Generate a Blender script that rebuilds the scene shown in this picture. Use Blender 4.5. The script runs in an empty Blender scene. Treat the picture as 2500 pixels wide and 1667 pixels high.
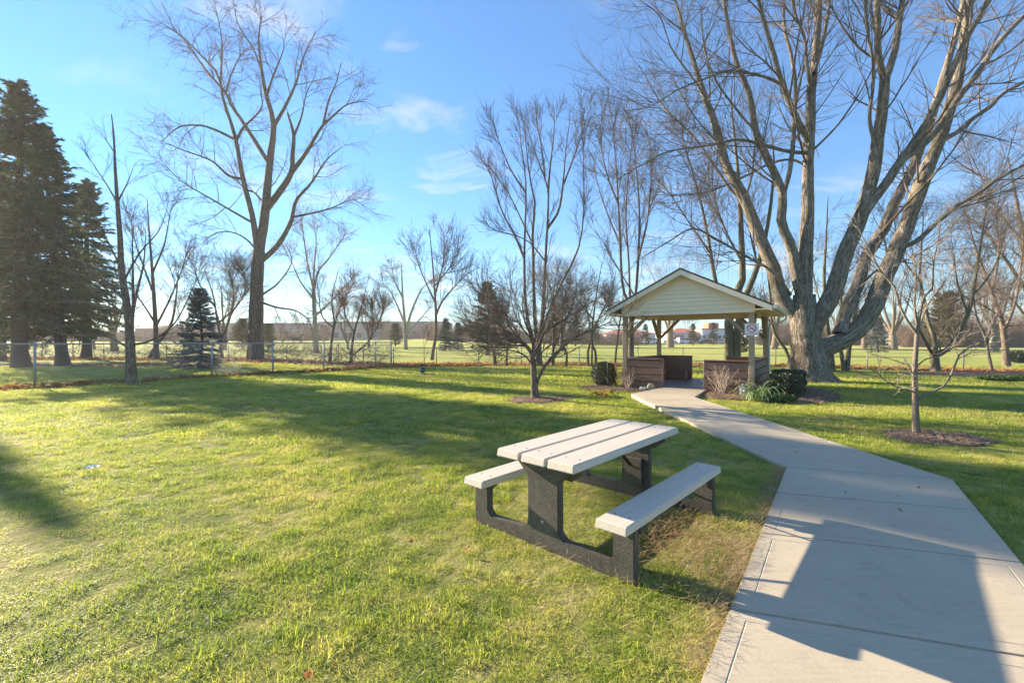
import bpy, bmesh, math, random
import numpy as np
from mathutils import Vector, Matrix

# ------------------------------------------------------------------ camera, sky, sun, exposure
SC = bpy.context.scene
COL = SC.collection
F, HORIZ, EYE = 1065.0, 832.0, 1.60          # focal length and horizon (in 2500-px photo units), eye height
SUN_AZ, SUN_EL = math.radians(57.2), math.radians(18.4)   # azimuth measured to the left of straight ahead

cam = bpy.data.cameras.new('camera')
cam.lens = 36.0 * F / 2500.0
cam.clip_start, cam.clip_end = 0.05, 3000
cam.shift_y = -(833.5 - HORIZ) / 2500.0
camo = bpy.data.objects.new('camera', cam)
COL.objects.link(camo)
camo.location = (0, 0, EYE)
camo.rotation_euler = (math.pi / 2, 0, 0)
SC.camera = camo

SC.view_settings.view_transform = 'Standard'
SC.view_settings.look = 'None'
SC.view_settings.exposure = 1.72
SC.view_settings.use_white_balance = True
SC.view_settings.white_balance_temperature = 8900
SC.view_settings.white_balance_tint = 10
SC.view_settings.gamma = 1.0
SC.view_settings.use_curve_mapping = False

sund = bpy.data.lights.new('sun', 'SUN')
sund.energy = 5.0
sund.angle = math.radians(0.53)
sund.color = (1.0, 0.97, 0.94)
suno = bpy.data.objects.new('sun', sund)
COL.objects.link(suno)
SUN_DIR = Vector((-math.sin(SUN_AZ) * math.cos(SUN_EL), math.cos(SUN_AZ) * math.cos(SUN_EL), math.sin(SUN_EL)))
suno.rotation_euler = SUN_DIR.to_track_quat('Z', 'Y').to_euler()
suno.location = SUN_DIR * 60

world = bpy.data.worlds.new('World')
SC.world = world
world.use_nodes = True


def sky_nodes():
    nt = world.node_tree
    nt.nodes.clear()
    N, L = nt.nodes.new, nt.links.new
    out = N('ShaderNodeOutputWorld')
    bg = N('ShaderNodeBackground')
    bg.inputs['Strength'].default_value = 0.098
    sky = N('ShaderNodeTexSky')
    sky.sky_type = 'NISHITA'
    sky.sun_disc = False
    sky.sun_elevation = SUN_EL
    sky.sun_rotation = -SUN_AZ
    sky.altitude = 100
    sky.air_density = 1.0
    sky.dust_density = 0.0
    sky.ozone_density = 2.2
    hs = N('ShaderNodeHueSaturation')
    hs.inputs['Saturation'].default_value = 1.3
    hs.inputs['Hue'].default_value = 0.506
    gr = N('ShaderNodeMixRGB'); gr.blend_type = 'MULTIPLY'; gr.inputs[0].default_value = 1.0
    gr.inputs[2].default_value = (0.50, 0.92, 1.30, 1)
    L(sky.outputs[0], gr.inputs[1]); L(gr.outputs[0], hs.inputs['Color'])
    # thin high cloud laid on a plane far overhead
    tc = N('ShaderNodeTexCoord')
    sep = N('ShaderNodeSeparateXYZ')
    L(tc.outputs['Generated'], sep.inputs[0])
    zc = N('ShaderNodeMath'); zc.operation = 'MAXIMUM'; zc.inputs[1].default_value = 0.02
    L(sep.outputs['Z'], zc.inputs[0])
    zo = N('ShaderNodeMath'); zo.operation = 'ADD'; zo.inputs[1].default_value = 0.10
    L(zc.outputs[0], zo.inputs[0])
    dx = N('ShaderNodeMath'); dx.operation = 'DIVIDE'
    dy = N('ShaderNodeMath'); dy.operation = 'DIVIDE'
    L(sep.outputs['X'], dx.inputs[0]); L(zo.outputs[0], dx.inputs[1])
    L(sep.outputs['Y'], dy.inputs[0]); L(zo.outputs[0], dy.inputs[1])
    cb = N('ShaderNodeCombineXYZ')
    L(dx.outputs[0], cb.inputs[0]); L(dy.outputs[0], cb.inputs[1])
    mp = N('ShaderNodeMapping')
    mp.inputs['Scale'].default_value = (1.0, 1.7, 1.0)
    mp.inputs['Rotation'].default_value = (0, 0, math.radians(8))
    mp.inputs['Location'].default_value = (11.3, 5.5, 0.0)
    L(cb.outputs[0], mp.inputs[0])
    n1 = N('ShaderNodeTexNoise'); n1.inputs['Scale'].default_value = 1.5; n1.inputs['Detail'].default_value = 9
    n1.inputs['Roughness'].default_value = 0.58; n1.inputs['Distortion'].default_value = 0.5
    n2 = N('ShaderNodeTexNoise'); n2.inputs['Scale'].default_value = 0.45; n2.inputs['Detail'].default_value = 2
    L(mp.outputs[0], n1.inputs[0]); L(mp.outputs[0], n2.inputs[0])
    r1 = N('ShaderNodeMapRange'); r1.inputs[1].default_value = 0.52; r1.inputs[2].default_value = 0.78
    r2 = N('ShaderNodeMapRange'); r2.inputs[1].default_value = 0.38; r2.inputs[2].default_value = 0.60
    L(n1.outputs[0], r1.inputs[0]); L(n2.outputs[0], r2.inputs[0])
    mu = N('ShaderNodeMath'); mu.operation = 'MULTIPLY'
    L(r1.outputs[0], mu.inputs[0]); L(r2.outputs[0], mu.inputs[1])
    m2 = N('ShaderNodeMath'); m2.operation = 'MULTIPLY'; m2.inputs[1].default_value = 0.75
    L(mu.outputs[0], m2.inputs[0])
    mix = N('ShaderNodeMixRGB')
    mix.inputs[2].default_value = (4.0, 4.1, 4.3, 1)
    # milky veil of thin high haze, thickest towards the horizon
    ez = N('ShaderNodeMath'); ez.operation = 'MULTIPLY'; ez.inputs[1].default_value = -5.5
    L(zc.outputs[0], ez.inputs[0])
    ex = N('ShaderNodeMath'); ex.operation = 'EXPONENT'; L(ez.outputs[0], ex.inputs[0])
    vf = N('ShaderNodeMath'); vf.operation = 'MULTIPLY_ADD'; vf.inputs[1].default_value = 0.62; vf.inputs[2].default_value = 0.16
    L(ex.outputs[0], vf.inputs[0])
    veil = N('ShaderNodeMixRGB'); veil.inputs[2].default_value = (1.75, 2.25, 3.15, 1)
    L(vf.outputs[0], veil.inputs[0]); L(hs.outputs[0], veil.inputs[1])
    L(m2.outputs[0], mix.inputs[0]); L(veil.outputs[0], mix.inputs[1])
    L(mix.outputs[0], bg.inputs[0])
    L(bg.outputs[0], out.inputs[0])


sky_nodes()

# ------------------------------------------------------------------ helpers
RNG = np.random.default_rng(7)
random.seed(7)


def zt(x, y):
    """terrain height: the park beyond the fence climbs gently, more so on the left"""
    x = np.asarray(x, float); y = np.asarray(y, float)
    s = np.clip((x + 25) / 45, 0, 1); s = s * s * (3 - 2 * s)
    slope = 0.020 * (1 - s) + 0.008 * s
    e = np.clip(y - 30, 0, 190)
    return slope * (e - 12 * (1 - np.exp(-e / 12)))


def G(px, py):
    """point on the ground seen at a pixel of the photograph"""
    kx, kz = (px - 1250) / F, (HORIZ - py) / F
    lo = 1.0
    d = 1.0
    while d < 400:
        if EYE + kz * d <= zt(kx * d, d):
            break
        lo = d; d *= 1.02
    hi = d
    for _ in range(40):
        m = (lo + hi) / 2
        if EYE + kz * m <= zt(kx * m, m): hi = m
        else: lo = m
    return np.array([kx * hi, hi, float(zt(kx * hi, hi))])


def at(px, py, d):
    return np.array([(px - 1250) / F * d, d, EYE + (HORIZ - py) / F * d])


def gp(px, d):
    x = (px - 1250) / F * d
    return np.array([x, d, float(zt(x, d))])


def link(name, data, parent=None, loc=None, label=None, cat=None, group=None, kind=None, rot=None):
    o = bpy.data.objects.new(name, data)
    COL.objects.link(o)
    if parent is not None: o.parent = parent
    if loc is not None: o.location = [float(c) for c in loc]
    if rot is not None: o.rotation_euler = rot
    if label: o['label'] = label
    if cat: o['category'] = cat
    if group: o['group'] = group
    if kind: o['kind'] = kind
    return o


def thing(name, label, cat, loc=(0, 0, 0), rz=0.0, group=None):
    return link(name, None, None, loc, label, cat, group, rot=(0, 0, rz))


def npmesh(name, V, Fq, mat=None, smooth=False, attrs=None, ftri=None):
    """mesh from arrays: V (n,3), Fq (m,4) quads and/or ftri (k,3)"""
    me = bpy.data.meshes.new(name)
    V = np.asarray(V, np.float32)
    nq = 0 if Fq is None else len(Fq)
    nt_ = 0 if ftri is None else len(ftri)
    me.vertices.add(len(V)); me.vertices.foreach_set('co', V.ravel())
    idx = []
    if nq: idx.append(np.asarray(Fq, np.int32).ravel())
    if nt_: idx.append(np.asarray(ftri, np.int32).ravel())
    idx = np.concatenate(idx)
    me.loops.add(len(idx)); me.loops.foreach_set('vertex_index', idx)
    starts = np.concatenate([np.arange(nq) * 4, nq * 4 + np.arange(nt_) * 3]).astype(np.int32)
    me.polygons.add(nq + nt_)
    me.polygons.foreach_set('loop_start', starts)
    if smooth: me.polygons.foreach_set('use_smooth', np.ones(nq + nt_, bool))
    me.update(calc_edges=True)
    if attrs:
        for k, a in attrs.items():
            a = np.asarray(a, np.float32)
            if a.ndim == 2:
                at_ = me.attributes.new(k, 'FLOAT_VECTOR', 'POINT'); at_.data.foreach_set('vector', a.ravel())
            else:
                at_ = me.attributes.new(k, 'FLOAT', 'POINT'); at_.data.foreach_set('value', a)
    if mat: me.materials.append(mat)
    return me


def bmesh_mesh(name, bm, mat, smooth=False, bevel=0.0, seg=2):
    if bevel:
        bmesh.ops.bevel(bm, geom=bm.edges[:], offset=bevel, segments=seg, affect='EDGES', clamp_overlap=True)
    me = bpy.data.meshes.new(name)
    bm.normal_update()
    bm.to_mesh(me); bm.free()
    if smooth:
        me.polygons.foreach_set('use_smooth', np.ones(len(me.polygons), bool))
    if mat: me.materials.append(mat)
    return me


def box_bm(bm, lo, hi, M=None):
    r = bmesh.ops.create_cube(bm, size=1.0)
    c = [(a + b) / 2 for a, b in zip(lo, hi)]; s = [b - a for a, b in zip(lo, hi)]
    m = Matrix.Translation(c) @ Matrix.Diagonal((*s, 1))
    if M is not None: m = M @ m
    bmesh.ops.transform(bm, matrix=m, verts=r['verts'])
    return r['verts']


def box(name, lo, hi, mat, parent=None, bevel=0.004, M=None, seg=1, **kw):
    bm = bmesh.new(); box_bm(bm, lo, hi, M)
    return link(name, bmesh_mesh(name, bm, mat, bevel=bevel, seg=seg), parent, **kw)


def beam_bm(bm, a, b, w, h, up=(0, 0, 1)):
    a, b, up = Vector(a), Vector(b), Vector(up)
    z = (b - a); L = z.length; z.normalize()
    x = up.cross(z)
    if x.length < 1e-4: x = Vector((1, 0, 0)).cross(z)
    x.normalize(); y = z.cross(x)
    M = Matrix((x, y, z)).transposed().to_4x4(); M.translation = a
    box_bm(bm, (-w / 2, -h / 2, 0), (w / 2, h / 2, L), M)


def beam(name, a, b, w, h, mat, parent=None, bevel=0.004, up=(0, 0, 1), **kw):
    bm = bmesh.new(); beam_bm(bm, a, b, w, h, up)
    return link(name, bmesh_mesh(name, bm, mat, bevel=bevel, seg=1), parent, **kw)


def prism_bm(bm, pts, axis_o, ax, ay, n, t):
    """outline pts (2D) in the plane (axis_o; ax, ay), extruded by t along n"""
    o, ax, ay, n = Vector(axis_o), Vector(ax), Vector(ay), Vector(n)
    A = [bm.verts.new(o + ax * p[0] + ay * p[1]) for p in pts]
    B = [bm.verts.new(o + ax * p[0] + ay * p[1] + n * t) for p in pts]
    k = len(pts)
    bm.faces.new(A[::-1]); bm.faces.new(B)
    for i in range(k):
        bm.faces.new((A[i], A[(i + 1) % k], B[(i + 1) % k], B[i]))
    bmesh.ops.recalc_face_normals(bm, faces=bm.faces[:])


def catmull(P, K):
    P = np.asarray(P, float)
    if len(P) == 2:
        t = np.linspace(0, 1, K)[:, None]
        return P[0] * (1 - t) + P[1] * t
    Q = np.vstack([2 * P[0] - P[1], P, 2 * P[-1] - P[-2]])
    seg = np.linalg.norm(np.diff(P, axis=0), axis=1)
    cum = np.concatenate([[0], np.cumsum(seg)])
    s = np.linspace(0, cum[-1], K)
    i = np.clip(np.searchsorted(cum, s, side='right') - 1, 0, len(seg) - 1)
    t = ((s - cum[i]) / seg[i])[:, None]
    p0, p1, p2, p3 = Q[i], Q[i + 1], Q[i + 2], Q[i + 3]
    return 0.5 * (2 * p1 + (p2 - p0) * t + (2 * p0 - 5 * p1 + 4 * p2 - p3) * t**2 + (3 * p1 - p0 - 3 * p2 + p3) * t**3)


class Acc:
    """gathers tubes and cards into one mesh"""
    def __init__(s): s.V, s.Q, s.T, s.B, s.n = [], [], [], [], 0

    def tubes(s, P, R, sides, rough=0.0, rng=RNG):
        P = np.asarray(P, float); R = np.asarray(R, float)
        if len(P) == 0: return
        N, K, _ = P.shape
        T = np.gradient(P, axis=1)
        T /= np.linalg.norm(T, axis=2, keepdims=True) + 1e-12
        D = P[:, -1] - P[:, 0]
        D /= np.linalg.norm(D, axis=1, keepdims=True) + 1e-12
        ref = np.where(np.abs(D[:, :1]) < 0.7, np.array([[1., 0, 0]]), np.array([[0, 1., 0]]))
        e1 = np.cross(T, ref[:, None, :]); e1 /= np.linalg.norm(e1, axis=2, keepdims=True) + 1e-12
        e2 = np.cross(T, e1)
        a = np.linspace(0, 2 * np.pi, sides, endpoint=False)
        rr = R[:, :, None] * np.ones(sides)
        if rough:
            rr = rr * (1 + rough * rng.standard_normal((N, K, sides)))
        V = P[:, :, None, :] + rr[..., None] * (np.cos(a)[None, None, :, None] * e1[:, :, None, :] + np.sin(a)[None, None, :, None] * e2[:, :, None, :])
        arc = np.concatenate([np.zeros((N, 1)), np.cumsum(np.linalg.norm(np.diff(P, axis=1), axis=2), axis=1)], axis=1)
        off = rng.uniform(0, 50, (N, 1, 1))
        B = np.stack([R[:, :, None] * np.cos(a) + off, R[:, :, None] * np.sin(a) + off, np.broadcast_to(arc[:, :, None], (N, K, sides))], axis=-1)
        base = s.n + (np.arange(N) * K * sides)[:, None, None] + (np.arange(K - 1) * sides)[None, :, None]
        j = np.arange(sides)[None, None, :]; j2 = (j + 1) % sides
        q = np.stack([base + j, base + j2, base + sides + j2, base + sides + j], axis=-1).reshape(-1, 4)
        s.V.append(V.reshape(-1, 3)); s.B.append(B.reshape(-1, 3)); s.Q.append(q); s.n += N * K * sides

    def cards(s, C, A, Bv):
        """diamond leaves: centre C, half-length vector A, half-width vector Bv"""
        N = len(C)
        V = np.stack([C - A, C + Bv - A * 0.1, C + A, C - Bv - A * 0.1], axis=1).reshape(-1, 3)
        q = s.n + np.arange(N * 4).reshape(N, 4)
        s.V.append(V); s.B.append(V * 1.0); s.Q.append(q); s.n += N * 4

    def quads(s, V):
        V = np.asarray(V, float).reshape(-1, 3)
        q = s.n + np.arange(len(V)).reshape(-1, 4)
        s.V.append(V); s.B.append(V * 1.0); s.Q.append(q); s.n += len(V)

    def mesh(s, name, mat, off=(0, 0, 0), smooth=True):
        V = np.concatenate(s.V) - np.asarray(off, float)
        return npmesh(name, V, np.concatenate(s.Q), mat, smooth, {'bark': np.concatenate(s.B)})


def unit(v): return v / (np.linalg.norm(v, axis=-1, keepdims=True) + 1e-12)


def grow(P, R, n, lmin, lmax, ang, trop, jit, K, rmul, t0=0.25, rmin=0.003, rng=RNG, rend=0.3, w=None, spread=0.35, tend=1.0):
    """n child branches on parent polylines P (N,Kp,3) with radii R"""
    N, Kp, _ = P.shape
    seg = np.linalg.norm(np.diff(P, axis=1), axis=2).sum(1)
    wt = seg if w is None else seg * w
    m = n * 4
    i = rng.choice(N, m, p=wt / wt.sum())
    t = t0 + (tend - t0) * rng.random(m) ** 0.75
    f = t * (Kp - 1); k = np.minimum(f.astype(int), Kp - 2)
    rc = R[i, k]
    acc = np.flatnonzero(rng.random(m) < np.minimum(1, 0.045 / np.maximum(rc, 1e-4)) ** 1.1 + 0.02)
    if len(acc) < n: acc = np.concatenate([acc, rng.integers(0, m, n - len(acc))])
    acc = acc[:n]; i, t, f, k = i[acc], t[acc], f[acc], k[acc]
    fr = (f - k)[:, None]
    pos = P[i, k] * (1 - fr) + P[i, k + 1] * fr
    rad = R[i, k] * (1 - fr[:, 0]) + R[i, k + 1] * fr[:, 0]
    tan = unit(P[i, k + 1] - P[i, k])
    rv = unit(rng.standard_normal((n, 3)))
    perp = unit(np.cross(tan, rv))
    a = np.radians(ang) * (1 + spread * rng.standard_normal(n))
    d = tan * np.cos(a)[:, None] + perp * np.sin(a)[:, None]
    L = rng.uniform(lmin, lmax, n) * (1.15 - 0.5 * t)
    out = np.zeros((n, K, 3)); out[:, 0] = pos
    st = (L / (K - 1))[:, None]
    bend = unit(rng.standard_normal((n, 3))) * jit * 0.6
    for j in range(1, K):
        d = unit(d + jit * rng.standard_normal((n, 3)) * 0.7 + bend * 0.5 + np.array([0, 0, trop]))
        out[:, j] = out[:, j - 1] + d * st
    r0 = np.maximum(np.minimum(np.minimum(rad * rmul, rad * 0.95), 0.0115 * L + 0.0025), rmin)
    r = r0[:, None] * np.linspace(1, rend, K)[None, :]
    return out, np.maximum(r, rmin * 0.55)


# ------------------------------------------------------------------ materials
def mat_new(name):
    m = bpy.data.materials.new(name); m.use_nodes = True
    nt = m.node_tree; nt.nodes.clear()
    out = nt.nodes.new('ShaderNodeOutputMaterial')
    p = nt.nodes.new('ShaderNodeBsdfPrincipled')
    nt.links.new(p.outputs[0], out.inputs[0])
    return m, nt, p, out


def ramp(nt, fac, stops):
    r = nt.nodes.new('ShaderNodeValToRGB')
    el = r.color_ramp.elements
    while len(el) < len(stops): el.new(0.5)
    for e, (p, c) in zip(el, stops):
        e.position = p; e.color = (*c, 1)
    nt.links.new(fac, r.inputs[0])
    return r.outputs[0]


def noise(nt, vec, scale, detail=4, rough=0.55, dist=0.0):
    n = nt.nodes.new('ShaderNodeTexNoise')
    n.inputs['Scale'].default_value = scale; n.inputs['Detail'].default_value = detail
    n.inputs['Roughness'].default_value = rough; n.inputs['Distortion'].default_value = dist
    if vec is not None: nt.links.new(vec, n.inputs['Vector'])
    return n.outputs[0]


def coords(nt, kind, scale=(1, 1, 1), attr=None):
    if kind == 'pos':
        v = nt.nodes.new('ShaderNodeNewGeometry').outputs['Position']
    elif kind == 'attr':
        a = nt.nodes.new('ShaderNodeAttribute'); a.attribute_name = attr; v = a.outputs['Vector']
    else:
        v = nt.nodes.new('ShaderNodeTexCoord').outputs['Object']
    m = nt.nodes.new('ShaderNodeMapping'); m.inputs['Scale'].default_value = scale
    nt.links.new(v, m.inputs[0])
    return m.outputs[0]


def bump(nt, p, h, strength, dist=0.02):
    b = nt.nodes.new('ShaderNodeBump')
    b.inputs['Strength'].default_value = strength; b.inputs['Distance'].default_value = dist
    nt.links.new(h, b.inputs['Height']); nt.links.new(b.outputs[0], p.inputs['Normal'])


def mixc(nt, f, a, b, mode='MIX'):
    m = nt.nodes.new('ShaderNodeMixRGB'); m.blend_type = mode
    for s, v in ((0, f), (1, a), (2, b)):
        if isinstance(v, (int, float)): m.inputs[s].default_value = v
        elif isinstance(v, tuple): m.inputs[s].default_value = (*v, 1)
        else: nt.links.new(v, m.inputs[s])
    return m.outputs[0]


def simple(name, c1, c2, scale=8, rough=0.7, bstr=0.15, kind='obj', sc=(1, 1, 1), detail=5, metallic=0.0, bdist=0.01, spec=0.5):
    m, nt, p, out = mat_new(name)
    v = coords(nt, kind, sc)
    n = noise(nt, v, scale, detail)
    nt.links.new(ramp(nt, n, [(0.3, c1), (0.7, c2)]), p.inputs['Base Color'])
    p.inputs['Roughness'].default_value = rough; p.inputs['Metallic'].default_value = metallic
    p.inputs['Specular IOR Level'].default_value = spec
    if bstr: bump(nt, p, n, bstr, bdist)
    return m


def bark_mat(name, stops, moss=None, scale=9, depth=0.03, stretch=0.22):
    m, nt, p, out = mat_new(name)
    v = coords(nt, 'attr', (1, 1, stretch), 'bark')
    n = noise(nt, v, scale, 7, 0.62, 0.9)
    n2 = noise(nt, v, scale * 3.5, 5, 0.65)
    def ridge(sc, width):
        q = noise(nt, v, sc, 3, 0.5, 1.1)
        a = nt.nodes.new('ShaderNodeMath'); a.operation = 'SUBTRACT'; a.inputs[1].default_value = 0.5; nt.links.new(q, a.inputs[0])
        b = nt.nodes.new('ShaderNodeMath'); b.operation = 'ABSOLUTE'; nt.links.new(a.outputs[0], b.inputs[0])
        r = nt.nodes.new('ShaderNodeMapRange'); r.inputs[1].default_value = 0.0; r.inputs[2].default_value = width
        nt.links.new(b.outputs[0], r.inputs[0]); return r.outputs[0]
    h = mixc(nt, 0.5, ridge(scale * 0.8, 0.13), ridge(scale * 2.0, 0.14))
    h = mixc(nt, 0.38, h, n); h = mixc(nt, 0.22, h, n2)
    c = ramp(nt, h, stops)
    if moss:
        pos = coords(nt, 'pos')
        mn = noise(nt, pos, 1.3, 3)
        mm = nt.nodes.new('ShaderNodeMapRange'); mm.inputs[1].default_value = 0.48; mm.inputs[2].default_value = 0.72; mm.inputs[4].default_value = 0.55
        nt.links.new(mn, mm.inputs[0])
        c = mixc(nt, mm.outputs[0], c, moss)
    nt.links.new(c, p.inputs['Base Color'])
    p.inputs['Roughness'].default_value = 0.9; p.inputs['Specular IOR Level'].default_value = 0.2
    bump(nt, p, h, 0.9, depth)
    return m


def leaf_mat(name, stops, scale=3.0, trans=0.35, rough=0.55, kind='pos', spec=0.3, tmul=1.0, patch=None):
    """thin leaf: principled plus translucent"""
    m, nt, p, out = mat_new(name)
    v = coords(nt, kind)
    n = noise(nt, v, scale, 5, 0.65)
    c = ramp(nt, n, stops)
    nt.links.new(c, p.inputs['Base Color'])
    p.inputs['Roughness'].default_value = rough; p.inputs['Specular IOR Level'].default_value = spec
    t = nt.nodes.new('ShaderNodeBsdfTranslucent')
    nt.links.new(c, t.inputs[0])
    ms = nt.nodes.new('ShaderNodeMixShader'); ms.inputs[0].default_value = trans
    nt.links.new(p.outputs[0], ms.inputs[1]); nt.links.new(t.outputs[0], ms.inputs[2])
    nt.links.new(ms.outputs[0], out.inputs[0])
    return m


def turf_color(nt, blade):
    """lawn colour: green and straw drifting over the ground, the same field for soil sheet and blades"""
    pos = coords(nt, 'pos')
    a = noise(nt, pos, 0.55, 5, 0.6)
    b = noise(nt, pos, 3.2, 4, 0.6)
    c = noise(nt, pos, 22, 3, 0.6)
    am = nt.nodes.new('ShaderNodeMapRange'); am.inputs[1].default_value = 0.34; am.inputs[2].default_value = 0.66; am.inputs[3].default_value = 0.12; am.inputs[4].default_value = 0.86
    nt.links.new(a, am.inputs[0])
    bm_ = nt.nodes.new('ShaderNodeMapRange'); bm_.inputs[1].default_value = 0.34; bm_.inputs[2].default_value = 0.66; bm_.inputs[3].default_value = 0.12; bm_.inputs[4].default_value = 0.88
    nt.links.new(b, bm_.inputs[0])
    f = mixc(nt, 0.5, am.outputs[0], bm_.outputs[0]); f = mixc(nt, 0.25, f, c)
    if blade:
        oi = nt.nodes.new('ShaderNodeObjectInfo')
        at_ = nt.nodes.new('ShaderNodeAttribute'); at_.attribute_name = 'tone'
        f = mixc(nt, 0.38, f, at_.outputs['Fac'])
        return ramp(nt, f, [(0.22, (0.085, 0.17, 0.03)), (0.38, (0.22, 0.32, 0.055)), (0.52, (0.43, 0.46, 0.11)), (0.66, (0.62, 0.54, 0.24)), (0.85, (0.72, 0.60, 0.38))])
    return ramp(nt, f, [(0.28, (0.09, 0.115, 0.03)), (0.45, (0.18, 0.20, 0.055)), (0.60, (0.27, 0.25, 0.09)), (0.8, (0.30, 0.22, 0.12))])


def ground_mat():
    m, nt, p, out = mat_new('ground_turf')
    near = turf_color(nt, False)
    # far meadow: the blades melt into one sheet, so it carries their mean colour
    pos = coords(nt, 'pos', (1, 1, 1))
    n = noise(nt, pos, 0.07, 6, 0.6); n2 = noise(nt, pos, 1.1, 5, 0.7)
    fm = mixc(nt, 0.4, n, n2)
    far = ramp(nt, fm, [(0.32, (0.22, 0.26, 0.06)), (0.5, (0.37, 0.40, 0.10)), (0.66, (0.52, 0.45, 0.17))])
    sep = nt.nodes.new('ShaderNodeSeparateXYZ')
    nt.links.new(nt.nodes.new('ShaderNodeNewGeometry').outputs['Position'], sep.inputs[0])
    mr = nt.nodes.new('ShaderNodeMapRange'); mr.inputs[1].default_value = 24; mr.inputs[2].default_value = 32
    nt.links.new(sep.outputs['Y'], mr.inputs[0])
    nt.links.new(mixc(nt, mr.outputs[0], near, far), p.inputs['Base Color'])
    p.inputs['Roughness'].default_value = 0.95; p.inputs['Specular IOR Level'].default_value = 0.1
    nb = noise(nt, coords(nt, 'pos'), 9, 6, 0.7)
    bump(nt, p, nb, 0.8, 0.08)
    return m


def concrete_mat():
    m, nt, p, out = mat_new('path_concrete')
    pos = coords(nt, 'pos')
    a = noise(nt, pos, 0.9, 5, 0.6); b = noise(nt, pos, 60, 4, 0.7)
    st = noise(nt, coords(nt, 'pos', (1.2, 14, 1)), 3, 3, 0.6)
    sp = noise(nt, pos, 4.5, 8, 0.75)
    c = ramp(nt, a, [(0.3, (0.425, 0.34, 0.225)), (0.7, (0.535, 0.435, 0.29))])
    c = mixc(nt, 0.22, c, ramp(nt, b, [(0.3, (0.22, 0.20, 0.18)), (0.7, (0.55, 0.51, 0.46))]))
    c = mixc(nt, 0.12, c, ramp(nt, st, [(0.35, (0.25, 0.23, 0.2)), (0.65, (0.5, 0.46, 0.41))]))
    k = nt.nodes.new('ShaderNodeMapRange'); k.inputs[1].default_value = 0.54; k.inputs[2].default_value = 0.72; k.inputs[4].default_value = 0.42
    nt.links.new(sp, k.inputs[0])
    c = mixc(nt, k.outputs[0], c, (0.24, 0.215, 0.185))
    nt.links.new(c, p.inputs['Base Color'])
    p.inputs['Roughness'].default_value = 0.8; p.inputs['Specular IOR Level'].default_value = 0.35
    bump(nt, p, b, 0.25, 0.004)
    return m


def wood_mat(name, c1, c2, c3, axis=(14, 14, 0.8), rough=0.75, bs=0.25):
    m, nt, p, out = mat_new(name)
    v = coords(nt, 'obj', axis)
    n = noise(nt, v, 4, 6, 0.65, 0.8)
    n2 = noise(nt, coords(nt, 'obj'), 1.2, 3)
    c = ramp(nt, n, [(0.28, c1), (0.5, c2), (0.72, c3)])
    c = mixc(nt, 0.25, c, ramp(nt, n2, [(0.3, c1), (0.7, c3)]))
    nt.links.new(c, p.inputs['Base Color'])
    p.inputs['Roughness'].default_value = rough
    bump(nt, p, n, bs, 0.004)
    return m


def speckle_mat():
    m, nt, p, out = mat_new('recycled_black_plastic')
    v = coords(nt, 'obj')
    vo = nt.nodes.new('ShaderNodeTexVoronoi'); vo.inputs['Scale'].default_value = 260
    nt.links.new(v, vo.inputs['Vector'])
    sepc = nt.nodes.new('ShaderNodeSeparateColor'); nt.links.new(vo.outputs['Color'], sepc.inputs[0])
    n = noise(nt, v, 7, 5, 0.65)
    c = ramp(nt, sepc.outputs[0], [(0.5, (0.045, 0.042, 0.037)), (0.8, (0.10, 0.092, 0.08)), (0.96, (0.25, 0.23, 0.20))])
    c = mixc(nt, 0.45, c, ramp(nt, n, [(0.35, (0.035, 0.033, 0.029)), (0.65, (0.115, 0.105, 0.09))]))
    nt.links.new(c, p.inputs['Base Color'])
    p.inputs['Roughness'].default_value = 0.5; p.inputs['Specular IOR Level'].default_value = 0.35
    bump(nt, p, sepc.outputs[0], 0.25, 0.002)
    return m


M = {}
M['ground'] = ground_mat()
M['concrete'] = concrete_mat()
M['bark_maple'] = bark_mat('bark_old_maple', [(0.26, (0.030, 0.024, 0.018)), (0.44, (0.20, 0.165, 0.13)), (0.66, (0.39, 0.335, 0.275))], (0.17, 0.15, 0.075), 13, 0.05, 0.13)
M['bark_grey'] = bark_mat('bark_grey', [(0.3, (0.05, 0.042, 0.035)), (0.5, (0.135, 0.115, 0.095)), (0.7, (0.23, 0.20, 0.17))], None, 14, 0.02)
M['bark_brown'] = bark_mat('bark_brown', [(0.3, (0.07, 0.05, 0.037)), (0.5, (0.18, 0.13, 0.098)), (0.7, (0.29, 0.225, 0.175))], None, 14, 0.02)
M['bark_moss'] = bark_mat('bark_mossy', [(0.3, (0.05, 0.042, 0.03)), (0.5, (0.15, 0.13, 0.085)), (0.7, (0.25, 0.22, 0.15))], (0.16, 0.15, 0.05), 14, 0.02)
M['bark_young'] = bark_mat('bark_young', [(0.28, (0.10, 0.078, 0.058)), (0.45, (0.20, 0.16, 0.122)), (0.7, (0.31, 0.26, 0.205))], None, 20, 0.008, 2.2)
M['bark_pale'] = bark_mat('bark_pale', [(0.28, (0.16, 0.13, 0.10)), (0.45, (0.32, 0.28, 0.235)), (0.7, (0.46, 0.42, 0.37))], None, 12, 0.012, 0.8)
M['bark_spruce'] = bark_mat('bark_spruce', [(0.3, (0.035, 0.024, 0.018)), (0.5, (0.105, 0.073, 0.055)), (0.7, (0.17, 0.125, 0.10))], None, 20, 0.02, 0.6)
M['twig'] = simple('twig_grey_brown', (0.10, 0.075, 0.058), (0.19, 0.145, 0.115), 3, 0.85, 0, 'pos')
M['twig_warm'] = simple('twig_warm_brown', (0.13, 0.08, 0.055), (0.25, 0.165, 0.115), 0.4, 0.9, 0, 'pos')
M['twig_dark'] = simple('twig_dark', (0.06, 0.044, 0.036), (0.13, 0.098, 0.08), 3, 0.85, 0, 'pos')
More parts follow.
